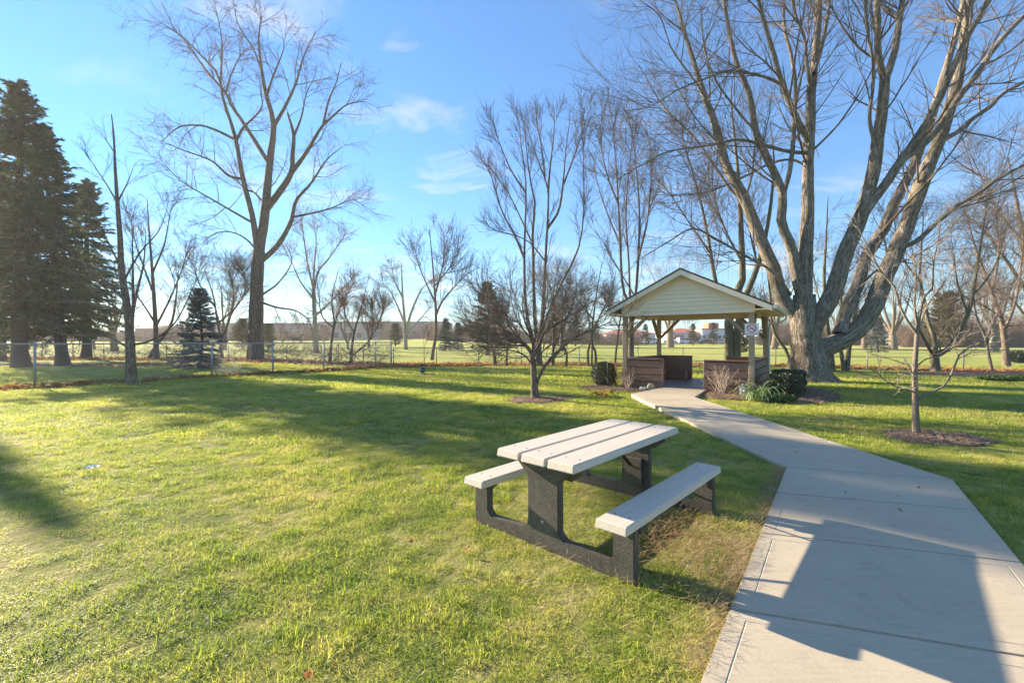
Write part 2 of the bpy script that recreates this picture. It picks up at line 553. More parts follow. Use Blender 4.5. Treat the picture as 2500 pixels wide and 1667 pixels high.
M['twig_pale'] = simple('twig_pale', (0.20, 0.155, 0.125), (0.33, 0.265, 0.215), 3, 0.85, 0, 'pos')
M['twig_red'] = simple('twig_reddish', (0.16, 0.075, 0.055), (0.32, 0.16, 0.11), 3, 0.85, 0, 'pos')
M['twig_dry'] = simple('twig_dry_stem', (0.34, 0.26, 0.20), (0.56, 0.46, 0.37), 5, 0.85, 0, 'pos')
M['needle'] = leaf_mat('needles_dark', [(0.3, (0.05, 0.08, 0.048)), (0.5, (0.10, 0.145, 0.08)), (0.72, (0.21, 0.225, 0.12))], 1.6, 0.45)
M['needle_blue'] = leaf_mat('needles_blue', [(0.3, (0.05, 0.08, 0.075)), (0.5, (0.115, 0.165, 0.155)), (0.72, (0.22, 0.28, 0.26))], 3, 0.1)
M['needle_yellow'] = leaf_mat('needles_yellowgreen', [(0.3, (0.035, 0.042, 0.014)), (0.5, (0.085, 0.095, 0.028)), (0.72, (0.20, 0.18, 0.06))], 1.5, 0.25)
M['needle_far'] = leaf_mat('needles_far', [(0.3, (0.030, 0.042, 0.026)), (0.5, (0.06, 0.075, 0.042)), (0.72, (0.11, 0.11, 0.06))], 0.8, 0.15)
M['box_leaf'] = leaf_mat('boxwood_leaf', [(0.3, (0.010, 0.020, 0.010)), (0.5, (0.030, 0.052, 0.022)), (0.75, (0.085, 0.11, 0.05))], 14, 0.12, 0.38, spec=0.5)
M['strap'] = leaf_mat('strap_leaf', [(0.3, (0.10, 0.19, 0.06)), (0.5, (0.24, 0.36, 0.13)), (0.68, (0.58, 0.58, 0.32))], 5, 0.35, 0.4, spec=0.5)
M['yellow_leaf'] = leaf_mat('withered_yellow_leaf', [(0.3, (0.30, 0.17, 0.04)), (0.55, (0.50, 0.33, 0.07)), (0.75, (0.6, 0.5, 0.22))], 9, 0.3)
M['ivy'] = leaf_mat('ground_cover_leaf', [(0.3, (0.02, 0.05, 0.016)), (0.5, (0.06, 0.12, 0.035)), (0.75, (0.16, 0.22, 0.07))], 7, 0.25)
M['dead_leaf'] = leaf_mat('fallen_leaf', [(0.26, (0.14, 0.06, 0.028)), (0.42, (0.36, 0.165, 0.07)), (0.56, (0.56, 0.30, 0.12)), (0.74, (0.70, 0.48, 0.26))], 5, 0.4, 0.7)
M['straw'] = leaf_mat('pine_straw', [(0.3, (0.22, 0.125, 0.06)), (0.5, (0.40, 0.26, 0.14)), (0.72, (0.58, 0.44, 0.27))], 12, 0.2, 0.7)
M['mulch'] = simple('mulch', (0.09, 0.052, 0.032), (0.27, 0.17, 0.105), 28, 0.95, 0.9, 'pos', bdist=0.03)
M['chip'] = simple('bark_chip', (0.12, 0.07, 0.045), (0.42, 0.28, 0.19), 9, 0.9, 0, 'pos')
M['post_wood'] = wood_mat('weathered_post', (0.24, 0.165, 0.10), (0.39, 0.28, 0.18), (0.49, 0.37, 0.25))
M['brace_wood'] = wood_mat('brace_wood', (0.17, 0.105, 0.058), (0.29, 0.19, 0.11), (0.38, 0.26, 0.16), (8, 8, 8))
M['brown_board'] = wood_mat('brown_composite', (0.155, 0.078, 0.052), (0.225, 0.118, 0.08), (0.285, 0.16, 0.112), (1.5, 20, 20), 0.6, 0.12)
M['deck'] = wood_mat('deck_board', (0.085, 0.062, 0.055), (0.13, 0.098, 0.088), (0.175, 0.135, 0.12), (1.5, 20, 20), 0.5, 0.12)
M['cream'] = simple('cream_vinyl', (0.76, 0.63, 0.43), (0.80, 0.68, 0.48), 3, 0.45, 0.03)
M['cream_trim'] = simple('cream_trim', (0.70, 0.61, 0.47), (0.76, 0.67, 0.53), 3, 0.45, 0.03)
M['shingle'] = simple('roof_shingle', (0.03, 0.024, 0.02), (0.09, 0.075, 0.062), 40, 0.95, 0.5)
M['lumber'] = simple('beige_plastic_lumber', (0.50, 0.44, 0.355), (0.60, 0.535, 0.44), 5, 0.5, 0.12, 'obj', (0.6, 10, 10), 6, bdist=0.003)
M['speckle'] = speckle_mat()
M['steel'] = simple('bolt_steel', (0.32, 0.31, 0.30), (0.5, 0.49, 0.47), 20, 0.4, 0, metallic=0.8)
M['galv'] = simple('galvanised_steel', (0.24, 0.27, 0.30), (0.36, 0.39, 0.42), 12, 0.5, 0.05, metallic=0.45)
M['galv_dull'] = simple('dull_fence_wire', (0.16, 0.16, 0.155), (0.27, 0.265, 0.25), 12, 0.6, 0.0, metallic=0.3)
M['dark_steel'] = simple('dark_brace_steel', (0.02, 0.02, 0.02), (0.04, 0.04, 0.038), 12, 0.4, 0.0, metallic=0.5)
M['white'] = simple('white_sign_paint', (0.74, 0.74, 0.73), (0.80, 0.80, 0.79), 4, 0.4, 0)
M['red'] = simple('red_sign_paint', (0.50, 0.02, 0.025), (0.58, 0.03, 0.035), 4, 0.4, 0)
M['black'] = simple('black_sign_paint', (0.015, 0.015, 0.016), (0.022, 0.022, 0.022), 4, 0.5, 0)
M['blue_sign'] = simple('blue_sign', (0.02, 0.07, 0.14), (0.035, 0.11, 0.19), 9, 0.5, 0)
M['statue'] = simple('weathered_white_plaster', (0.38, 0.35, 0.31), (0.74, 0.71, 0.66), 14, 0.8, 0.5)
M['stone'] = simple('garden_stone', (0.26, 0.22, 0.13), (0.46, 0.40, 0.27), 18, 0.9, 0.6)
M['stone_white'] = simple('white_stone', (0.55, 0.54, 0.51), (0.8, 0.79, 0.76), 9, 0.8, 0.4)
M['asphalt'] = simple('asphalt', (0.045, 0.045, 0.047), (0.07, 0.07, 0.07), 2, 0.9, 0.1, 'pos')
M['render_white'] = simple('white_stucco', (0.70, 0.68, 0.64), (0.78, 0.76, 0.72), 0.5, 0.8, 0, 'pos')
M['roof_orange'] = simple('orange_roof', (0.42, 0.105, 0.05), (0.55, 0.17, 0.085), 0.6, 0.7, 0, 'pos')
M['brick_far'] = simple('dull_brick', (0.19, 0.115, 0.095), (0.27, 0.175, 0.15), 0.4, 0.9, 0, 'pos')
M['grey_far'] = simple('grey_cladding', (0.25, 0.215, 0.185), (0.33, 0.285, 0.25), 0.3, 0.9, 0, 'pos')
M['tan_far'] = simple('tan_cladding', (0.34, 0.29, 0.25), (0.42, 0.37, 0.32), 0.3, 0.9, 0, 'pos')
M['roof_grey'] = simple('grey_roof', (0.12, 0.115, 0.11), (0.18, 0.17, 0.165), 0.5, 0.9, 0, 'pos')
M['glass'] = simple('dark_window_glass', (0.03, 0.04, 0.05), (0.05, 0.06, 0.07), 2, 0.12, 0)
M['tyre'] = simple('tyre_rubber', (0.02, 0.02, 0.02), (0.03, 0.03, 0.03), 9, 0.8, 0)
for nm, c in (('white', (0.72, 0.72, 0.72)), ('dark', (0.03, 0.032, 0.05)), ('silver', (0.38, 0.39, 0.40)), ('red', (0.35, 0.03, 0.03)), ('blue', (0.05, 0.09, 0.22))):
    M['car_' + nm] = simple('car_paint_' + nm, c, tuple(x * 1.08 for x in c), 2, 0.25, 0)

# ------------------------------------------------------------------ ground
def build_ground():
    xs = np.concatenate([np.linspace(-340, -62, 28), np.linspace(-60, 60, 161), np.linspace(62, 340, 28)])
    ys = np.concatenate([np.linspace(-80, -8, 16), np.linspace(-6, 60, 89), np.linspace(62, 350, 60)])
    X, Y = np.meshgrid(xs, ys)
    Z = zt(X, Y)
    V = np.stack([X, Y, Z], -1).reshape(-1, 3)
    nx, ny = len(xs), len(ys)
    i = (np.arange(ny - 1)[:, None] * nx + np.arange(nx - 1)[None, :]).ravel()
    q = np.stack([i, i + 1, i + 1 + nx, i + nx], -1)
    link('ground', npmesh('ground', V, q, M['ground'], True), kind='structure')


build_ground()

# --- path: individual slabs
PATH_L = [(-4.13, -4.7), (3.40, 5.41)]      # left edge of the near stretch, and the bend
N1 = np.array([0.802, -0.597]); D1 = np.array([0.597, 0.802]); PW = 1.53
BL, BR = np.array([3.40, 5.41]), np.array([4.98, 4.93])


def path_top(y): return 0.035 + 0.075 * np.clip((y - 6) / 7.0, 0, 1)


def slab(poly, parent):
    bm = bmesh.new()
    top = [bm.verts.new((x, y, path_top(y))) for x, y in poly]
    bot = [bm.verts.new((x, y, -0.12)) for x, y in poly]
    k = len(poly)
    bm.faces.new(top); bm.faces.new(bot[::-1])
    for i in range(k): bm.faces.new((top[i], bot[i], bot[(i + 1) % k], top[(i + 1) % k]))
    bmesh.ops.recalc_face_normals(bm, faces=bm.faces[:])
    bmesh.ops.bevel(bm, geom=bm.edges[:], offset=0.006, segments=2, affect='EDGES', clamp_overlap=True)
    bm.normal_update()
    tf = max(bm.faces, key=lambda f: f.calc_area() * (f.normal.z > 0.9))
    bmesh.ops.inset_region(bm, faces=[tf], thickness=0.085, depth=0.0, use_even_offset=True)
    bmesh.ops.inset_region(bm, faces=[tf], thickness=0.006, depth=-0.003, use_even_offset=True)
    bmesh.ops.inset_region(bm, faces=[tf], thickness=0.005, depth=0.0028, use_even_offset=True)
    link('slab', bmesh_mesh('slab', bm, M['concrete']), parent)


def build_path():
    root = link('footpath', None, kind='structure')
    g = 0.005
    # near stretch, slabs counted back from the bend
    ts = [0, 1.12, 2.30, 3.56, 4.8, 6.0, 7.2, 8.4, 9.6]
    for a, b in zip(ts[:-1], ts[1:]):
        L0, L1 = BL - D1 * (a + g), BL - D1 * (b - g)
        R0, R1 = BR - D1 * (a + g), BR - D1 * (b - g)
        slab([L1, R1, R0, L0], root)
    # far stretch towards the gazebo
    ys = [(5.41, 4.93), (6.83, 6.83), (8.30, 8.30), (9.80, 9.80), (11.2, 11.2)]
    for (a, ar), (b, br) in zip(ys[:-1], ys[1:]):
        t = lambda y: (y - 5.41) / 6.9
        xl0, xl1 = 3.40 - 0.05 * t(a), 3.40 - 0.05 * t(b)
        xr0, xr1 = 4.98 - 0.08 * t(a), 4.98 - 0.08 * t(b)
        slab([(xl0, a + g), (xr0, ar + g), (xr1, br - g), (xl1, b - g)], root)
    slab([(3.35, 11.2 + g), (4.90, 11.2 + g), (4.90, 11.72), (5.92, 13.30), (4.86, 14.06), (3.38, 12.35)], root)


build_path()
PATH_POLY = [tuple(BL - D1 * 9.6), tuple(BR - D1 * 9.6), tuple(BR), (4.90, 11.72), (5.92, 13.30), (4.86, 14.06), (3.38, 12.35), tuple(BL)]

# --- mulch beds
def blob(cx, cy, rx, ry, n=40, rot=0.0, seed=1, wob=0.12):
    r = np.random.default_rng(seed)
    a = np.linspace(0, 2 * np.pi, n, endpoint=False)
    w = 1 + wob * (np.sin(2 * a + r.uniform(0, 6)) * 0.5 + np.sin(3 * a + r.uniform(0, 6)) * 0.6 + np.sin(7 * a + r.uniform(0, 6)) * 0.4 + 0.35 * r.standard_normal(n))
    x, y = rx * w * np.cos(a), ry * w * np.sin(a)
    c, s = math.cos(rot), math.sin(rot)
    return [(cx + c * X - s * Y, cy + s * X + c * Y) for X, Y in zip(x, y)]


U = np.array([0.8155, -0.5787]); Vv = np.array([0.5787, 0.8155])   # gazebo axes: along its front, towards its back
GA = 3.80                                                          # gazebo side
GO = np.array([3.856, 14.854])                                     # front left post


def gz(x, y): return tuple(GO + U * x + Vv * y)


BEDS = []


def mulch_bed(poly, h, label):
    P = np.array(poly); c = P.mean(0)
    rings = [1.0, 0.93, 0.8, 0.6, 0.35]
    hh = [0.0, 0.35, 0.7, 0.92, 1.0]
    V = []; k = len(P)
    r = np.random.default_rng(len(BEDS) + 5)
    for f, z in zip(rings, hh):
        for p in P:
            q = c + (p - c) * f
            V.append((q[0], q[1], float(zt(q[0], q[1])) + 0.008 + h * z * (1 + 0.25 * r.standard_normal() * (z > 0))))
    V.append((c[0], c[1], float(zt(*c)) + 0.008 + h))
    q = [(a * k + i, a * k + (i + 1) % k, (a + 1) * k + (i + 1) % k, (a + 1) * k + i) for a in range(4) for i in range(k)]
    tri = [(4 * k + i, 4 * k + (i + 1) % k, 5 * k) for i in range(k)]
    link('mulch_bed', npmesh('mulch_bed', V, q, M['mulch'], True, None, tri), kind='structure', label=label)
    BEDS.append((poly, h))


ORN = G(1307, 975); SAP = G(2238, 1066)
mulch_bed(blob(ORN[0] + 0.1, ORN[1] - 0.1, 0.85, 0.62, seed=3), 0.05, 'round mulch ring under the bushy lawn tree')
mulch_bed(blob(SAP[0] + 0.22, SAP[1] - 0.08, 0.82, 0.58, seed=4), 0.06, 'mulch ring round the young pale tree by the path')
mulch_bed(blob(*gz(-0.15, -0.55), 1.25, 0.80, rot=-0.62, seed=5, wob=0.08), 0.05, 'mulch bed at the left front corner of the gazebo')
mulch_bed(blob(*gz(3.35, -0.55), 1.45, 0.72, rot=-0.62, seed=6, wob=0.08), 0.06, 'mulch bed before the right bench wall of the gazebo')
mulch_bed(blob(*gz(4.95, 1.2), 1.0, 2.1, rot=-0.62, seed=7, wob=0.08), 0.06, 'mulch bed under the clipped hedge')
mulch_bed(blob(*G(2440, 915)[:2], 4.2, 2.2, seed=8), 0.05, 'wide mulch bed at the right fence')
YS = G(1036, 915)
mulch_bed(blob(YS[0] + 0.1, YS[1], 0.55, 0.4, seed=9), 0.03, 'small mulch ring round the staked whip')


def inpoly(x, y, poly):
    P = np.array(poly); n = len(P); ins = np.zeros(len(x), bool)
    for i in range(n):
        x0, y0 = P[i]; x1, y1 = P[(i + 1) % n]
        if y0 == y1: continue
        c = ((y0 > y) != (y1 > y)) & (x < (x1 - x0) * (y - y0) / (y1 - y0) + x0)
        ins ^= c
    return ins


def in_fov(x, y, m=1.08): return np.abs(x) < y * (1250 / F) * m + 1.0


GZ_POLY = [gz(-0.1, -0.1), gz(GA + 0.1, -0.1), gz(GA + 0.1, GA + 0.1), gz(-0.1, GA + 0.1)]


def blocked(x, y, beds=True):
    b = inpoly(x, y, PATH_POLY) | inpoly(x, y, GZ_POLY)
    if beds:
        for p, h in BEDS: b |= inpoly(x, y, p)
    return b


# bark chips strewn over the beds
def chips():
    a = Acc(); r = np.random.default_rng(11)
    for poly, h in BEDS:
        P = np.array(poly); c = P.mean(0)
        lo, hi = P.min(0) - 0.05, P.max(0) + 0.05
        n = int(900 * (hi - lo).prod() ** 0.9)
        n = min(n, 6000)
        x, y = r.uniform(lo[0], hi[0], n), r.uniform(lo[1], hi[1], n)
        Pc = c + (P - c) * 1.06
        k = inpoly(x, y, Pc) & ~inpoly(x, y, PATH_POLY) & ~inpoly(x, y, GZ_POLY); x, y = x[k], y[k]; n = len(x)
        dd = np.min(np.linalg.norm(P[None] - np.stack([x, y], -1)[:, None], axis=2), axis=1)
        z = zt(x, y) + 0.01 + h * np.clip(dd / 0.3, 0, 1) * 0.95 + 0.012 * r.random(n)
        ang = r.uniform(0, 6.28, n); L = r.uniform(0.014, 0.05, n); t = r.uniform(-0.4, 0.4, n)
        A = np.stack([np.cos(ang) * L, np.sin(ang) * L, t * L], -1)
        B = np.stack([-np.sin(ang), np.cos(ang), r.uniform(-0.6, 0.6, n)], -1) * (r.uniform(0.004, 0.012, n)[:, None])
        a.cards(np.stack([x, y, z], -1), A, B)
    link('bark_chips', a.mesh('bark_chips', M['chip'], smooth=False), kind='stuff', label='loose shredded bark chips over the mulch beds')


chips()

# ------------------------------------------------------------------ trees
def px_limbs(limbs, d, K=14):
    """limbs traced as (pixel points, width px at start, at end, change of distance along it) -> world polylines"""
    out_p, out_r, seen = [], [], []
    for li, (pts, w0, w1, dd) in enumerate(limbs):
        pts = np.array(pts, float)
        d0 = d
        if li and seen:
            S = np.concatenate(seen)
            k = np.argmin((S[:, 0] - pts[0, 0]) ** 2 + (S[:, 1] - pts[0, 1]) ** 2)
            d0 = S[k, 2]
        s = np.concatenate([[0], np.cumsum(np.linalg.norm(np.diff(pts, axis=0), axis=1))]); s /= s[-1]
        ds = d0 + dd * s ** 0.9
        W = np.array([at(p[0], p[1], q) for p, q in zip(pts, ds)])
        Kk = K
        C = catmull(W, Kk)
        f = np.linspace(0, 1, Kk)
        out_p.append(C)
        out_r.append(((w0 * (1 - f) + w1 * f) / 2) * (C[:, 1] / F))
        S = np.stack([np.interp(f, s, pts[:, 0]), np.interp(f, s, pts[:, 1]), np.interp(f, s, ds)], -1)
        seen.append(S)
    return np.array(out_p), np.array(out_r)


def finish_tree(name, label, cat, base, TA, CA, bark, twig, group=None):
    root = thing(name, label, cat, base, group=group)
    link('trunk', TA.mesh('trunk', M[bark], base), root)
    if CA is not None: link('crown', CA.mesh('crown', M[twig], base), root)
    return root


def traced_tree(name, label, base, d, limbs, levels, bark='bark_grey', twig='twig', ntrunk=1, sides=10, seed=1, rough=0.0, flare=1.5, group=None, cat='tree', extra=None, K=14):
    rng = np.random.default_rng(seed)
    P, R = px_limbs(limbs, d, K)
    # root flare on the first limb
    zz = np.clip((P[0, :, 2] - base[2]) / 0.7, 0, 1)
    R[0] = R[0] * (1 + (flare - 1) * (1 - zz) ** 2)
    P[0, 0, 2] = base[2] - 0.12
    TA = Acc()
    TA.tubes(P, R, sides, rough, rng)
    if extra: extra(TA, P, R, rng)
    CA = Acc()
    w = np.ones(len(P)); w[:ntrunk] = 0.05
    LP, LR = P, R
    allP, allR = None, None
    for li, lv in enumerate(levels):
        n, l0, l1, ang, trop, jit, Kc, sd, rm, t0 = lv
        rmn = (0.011, 0.0066, 0.0046, 0.004)[min(li, 3)] * max(0.8, d / 22)
        cp, cr = grow(LP, LR, int(n * (1.3, 1.35, 1.05)[min(li, 2)]), l0, l1, ang, trop, jit, Kc, rm, t0, rmn, rng, w=w)
        CA.tubes(cp, cr, sd)
        LP, LR, w = cp, cr, None
    return finish_tree(name, label, cat, base, TA, CA, bark, twig, group)


def auto_meshes(seed, H, r0, nst, spread, levels, bark, twig, fork=0.25, lean=0.05, sides=7):
    """a free-standing bare tree without tracing: several stems from a short bole"""
    rng = np.random.default_rng(seed)
    K = 10
    P = [catmull(np.array([[0, 0, -0.1], [lean * H * 0.2 * rng.standard_normal(), lean * H * 0.2 * rng.standard_normal(), H * fork]]), K)]
    R = [np.linspace(r0 * 1.35, r0, K)]
    for i in range(nst):
        a = i / nst * 6.28 + rng.uniform(0, 1.0)
        sp = spread * H * rng.uniform(0.35, 1.0)
        h = H * rng.uniform(0.78, 1.0)
        p0 = P[0][-1] - np.array([0, 0, rng.uniform(0, fork * H * 0.25)])
        dx, dy = math.cos(a) * sp, math.sin(a) * sp
        pts = [p0, p0 + np.array([dx * 0.3, dy * 0.3, (h - p0[2]) * 0.3]), p0 + np.array([dx * 0.65, dy * 0.65, (h - p0[2]) * 0.65]), np.array([p0[0] + dx, p0[1] + dy, h])]
        pts = np.array(pts); pts[1:] += rng.standard_normal((3, 3)) * H * 0.02
        P.append(catmull(pts, K)); R.append(np.linspace(r0 * 0.62, 0.012, K) * rng.uniform(0.7, 1.0))
    P, R = np.array(P), np.array(R)
    TA = Acc(); TA.tubes(P, R, sides, 0.03, rng)
    CA = Acc(); w = np.ones(len(P)); w[0] = 0.02
    LP, LR = P, R
    for li, lv in enumerate(levels):
        n, l0, l1, ang, trop, jit, Kc, sd, rm, t0 = lv
        cp, cr = grow(LP, LR, n, l0 * H, l1 * H, ang, trop, jit, Kc, rm, t0, (0.016, 0.011, 0.009, 0.008)[min(li, 3)], rng, w=w)
        CA.tubes(cp, cr, sd); LP, LR, w = cp, cr, None
    return TA.mesh('trunk', M[bark]), CA.mesh('crown', M[twig])


def place_tree(meshes, name, label, loc, s=1.0, rz=0.0, group=None, sz=None, cat='tree'):
    r = thing(name, label, cat, loc, rz, group)
    r.scale = (s, s, sz or s)
    for nm, me in zip(('trunk', 'crown'), meshes): link(nm, me, r)
    return r


# ---- the big many-stemmed maple on the right
MB = G(1978, 931)
ML = [
    ([(1976, 935), (1972, 880), (1968, 830), (1962, 780), (1964, 720)], 88, 46, 0.0),
    ([(1962, 790), (1932, 760), (1906, 725), (1890, 662), (1853, 576), (1812, 473), (1777, 415), (1763, 366), (1741, 290), (1719, 232), (1692, 147), (1668, 67), (1640, -30)], 40, 4, 2.2),
    ([(1964, 740), (1948, 690), (1934, 610), (1908, 545), (1911, 478), (1893, 428), (1868, 375), (1845, 321), (1830, 232), (1799, 156), (1781, 80), (1760, -40)], 30, 7, -1.5),
    ([(1911, 480), (1926, 428), (1934, 370), (1940, 290), (1941, 196), (1929, 125), (1915, 67), (1912, -40)], 13, 6, 2.0),
    ([(1964, 745), (1966, 650), (1970, 560), (1972, 491), (1973, 402), (1978, 312), (1981, 223), (1989, 147), (1996, 67), (2002, -60)], 38, 13, 0.5),
    ([(1974, 352), (1960, 320), (1937, 272), (1911, 210), (1888, 129), (1866, 54), (1842, -40)], 17, 8, -1.8),
    ([(1980, 228), (1969, 147), (1963, 89), (1946, 49), (1925, -40)], 10, 5, -1.2),
    ([(1987, 180), (2004, 120), (2018, 53), (2030, -40)], 12, 7, 1.2),
    ([(1968, 850), (1990, 790), (2020, 740), (2042, 690), (2064, 616), (2095, 545), (2116, 482), (2134, 411), (2143, 339), (2154, 268), (2161, 190)], 49, 23, -1.6),
    ([(2160, 200), (2144, 134), (2143, 67), (2140, -50)], 17, 13, -0.6),
    ([(2160, 200), (2182, 134), (2192, 76), (2210, -40)], 19, 13, 0.8),
    ([(2138, 360), (2123, 290), (2130, 223), (2132, 156), (2116, 67), (2110, -30)], 10, 5, -1.5),
    ([(2098, 540), (2130, 490), (2161, 451), (2203, 388), (2250, 321), (2295, 237), (2317, 187), (2348, 120), (2375, 67), (2440, -40)], 26, 11, -2.2),
    ([(2206, 388), (2259, 348), (2304, 295), (2339, 241), (2388, 178), (2420, 129), (2464, 76), (2540, 0)], 19, 10, 1.4),
    ([(2050, 815), (2066, 760), (2094, 696), (2116, 625), (2156, 562), (2187, 491), (2223, 420), (2240, 380), (2270, 300), (2300, 200), (2340, 60), (2360, -40)], 34, 10, 2.6),
    ([(1985, 880), (2020, 846), (2058, 828), (2097, 801), (2126, 761), (2152, 695), (2172, 645), (2195, 597), (2214, 549), (2241, 473), (2268, 402), (2295, 339), (2317, 268), (2339, 192), (2350, 120), (2362, 45), (2372, -50)], 52, 16, -0.6),
    ([(2296, 345), (2339, 321), (2375, 290), (2420, 259), (2451, 228), (2540, 180)], 14, 7, 1.0),
    ([(2198, 605), (2237, 589), (2286, 545), (2335, 504), (2393, 469), (2437, 437), (2520, 392)], 13, 6, -2.0),
    ([(1972, 374), (1924, 370), (1857, 353), (1803, 341), (1732, 355), (1634, 370), (1567, 402), (1509, 437)], 10, 2.5, -2.5),
    ([(1913, 212), (1879, 192), (1821, 178), (1777, 174), (1723, 192), (1656, 219), (1589, 259), (1522, 272)], 8, 2, -2.0),
    ([(1930, 720), (1888, 665), (1821, 625), (1750, 585), (1692, 558), (1634, 589), (1545, 643)], 9, 2, -1.5),
    ([(1830, 500), (1790, 470), (1740, 400), (1690, 330), (1620, 260), (1560, 160)], 8, 2, 2.5),
    ([(1970, 405), (1930, 390), (1880, 400), (1800, 440), (1720, 470), (1620, 480)], 7, 2, 1.5),
    ([(1720, 235), (1690, 190), (1640, 120), (1610, 40), (1560, 0)], 6, 2, -1.0),
    ([(1845, 322), (1800, 270), (1750, 200), (1720, 120), (1712, 20)], 7, 2.5, -1.2),
    ([(2100, 700), (2140, 660), (2200, 640), (2260, 610), (2330, 560)], 7, 2, 2.5),
]
ML = [ML[0]] + [(p, a * 0.87, b * 0.9, q) for p, a, b, q in ML[1:]]


def maple_extra(TA, P, R, rng):
    """buttress roots round the foot"""
    for a in np.linspace(0, 6.28, 11, endpoint=False):
        a += rng.uniform(-0.25, 0.25)
        c, s = math.cos(a), math.sin(a)
        o = np.array([MB[0], MB[1], MB[2]])
        L = rng.uniform(0.85, 1.15)
        pts = [o + np.array([c * 0.34, s * 0.34, 1.5]), o + np.array([c * 0.42, s * 0.42, 0.75]), o + np.array([c * 0.58, s * 0.58, 0.28]), o + np.array([c * L, s * L, -0.06])]
        TA.tubes(catmull(pts, 9)[None], np.array([[0.16, 0.19, 0.2, 0.2, 0.19, 0.17, 0.14, 0.11, 0.06]]), 10, 0.06, rng)


traced_tree('maple_tree', 'huge old maple with thick furrowed limbs fanning from one short trunk right of the gazebo', MB, 17.1, ML,
            [(260, 1.6, 4.6, 40, 0.05, 0.09, 10, 5, 0.42, 0.15), (2200, 0.7, 2.2, 38, 0.03, 0.12, 7, 4, 0.6, 0.12), (9000, 0.3, 1.0, 36, 0.02, 0.13, 4, 3, 0.7, 0.1)],
            'bark_maple', 'twig', 1, 16, 21, 0.05, 1.25, extra=maple_extra, K=26)

# ---- tall forked tree at the left
TB = gp(625, 34.4)
TL = [
    ([(625, 884), (626, 830), (626, 766), (628, 674), (632, 612)], 34, 26, 0),
    ([(632, 616), (643, 551), (650, 490), (659, 392), (668, 306), (650, 233), (640, 178), (631, 92), (640, 40)], 24, 2, 0.5),
    ([(629, 612), (616, 527), (594, 441), (576, 343), (558, 282), (545, 245), (533, 184), (490, 135), (441, 86), (388, 55)], 15, 1.5, -3),
    ([(576, 345), (594, 312), (625, 282), (640, 257), (636, 220)], 7, 2, -1),
    ([(572, 340), (527, 318), (484, 306), (435, 312), (392, 349)], 7, 1.2, -2.5),
    ([(592, 437), (558, 429), (515, 392), (447, 367), (392, 343)], 7, 1.2, 1.5),
    ([(657, 400), (625, 349), (594, 300), (564, 257), (551, 227), (502, 171), (460, 110), (423, 73)], 11, 1.5, 3),
    ([(551, 230), (564, 184), (588, 135), (607, 116)], 5, 1.2, 1),
    ([(539, 200), (542, 122), (539, 80), (527, 20)], 5, 1.2, -1.5),
    ([(648, 512), (680, 472), (711, 423), (714, 380), (717, 331), (702, 276)], 18, 5, -2),
    ([(711, 423), (747, 374), (784, 312), (809, 288), (845, 257), (888, 248)], 11, 1.5, -1.5),
    ([(788, 308), (803, 245), (821, 202), (833, 153)], 6, 1.2, 1.5),
    ([(717, 335), (735, 288), (748, 230), (768, 190)], 6, 1.2, -2),
    ([(668, 310), (698, 257), (723, 202), (741, 141), (769, 80)], 9, 1.3, 2),
    ([(650, 235), (668, 184), (692, 122), (690, 90)], 6, 1.2, -1.5),
    ([(640, 180), (619, 122), (582, 61), (570, 12)], 5, 1.2, 1.5),
    ([(634, 640), (660, 618), (686, 588), (711, 539), (723, 490), (760, 447), (796, 392), (833, 361)], 14, 1.5, 2.5),
    ([(715, 530), (760, 521), (809, 508), (851, 490), (873, 487)], 6, 1.2, -2),
    ([(630, 735), (674, 750), (723, 759), (755, 785), (765, 830)], 6, 1.2, -2),
    ([(640, 720), (680, 690), (712, 640), (700, 600)], 5, 1.2, 2),
    ([(625, 610), (606, 588), (576, 570), (539, 566), (502, 582)], 5, 1.2, -2.5),
    ([(618, 545), (564, 514), (502, 478), (441, 441), (392, 390)], 6, 1.2, 2),
    ([(648, 500), (620, 470), (590, 455), (560, 400)], 5, 1.2, 2),
]


def vine_extra(TA, P, R, rng):
    pass


tall = traced_tree('elm_tree', 'tall bare tree with vine-wrapped trunk and high forked crown behind the left fence', TB, 34.4, TL,
                   [(230, 1.4, 3.8, 46, 0.01, 0.13, 9, 5, 0.5, 0.15), (1500, 0.65, 2.0, 42, -0.01, 0.16, 6, 4, 0.6, 0.15), (6000, 0.35, 1.1, 40, -0.02, 0.16, 4, 3, 0.7, 0.1)],
                   'bark_brown', 'twig', 1, 12, 33, 0.03, 1.25, K=20)
# the creeper stems on its trunk
va = Acc(); rv = np.random.default_rng(5)
for i in range(7):
    zz = np.linspace(0.0, rv.uniform(4.5, 8.5), 22)
    ph = rv.uniform(0, 6.28) + np.cumsum(rv.normal(0, 0.18, 22))
    rr = np.interp(zz, [0, 2, 9], [0.62, 0.54, 0.44])
    va.tubes(np.stack([TB[0] + 0.06 * zz / 5 + rr * np.cos(ph), TB[1] + rr * np.sin(ph), TB[2] + zz], -1)[None], np.linspace(0.055, 0.02, 22)[None], 5, 0.15, rv)
link('vine', va.mesh('vine', M['twig_dark'], TB), tall)

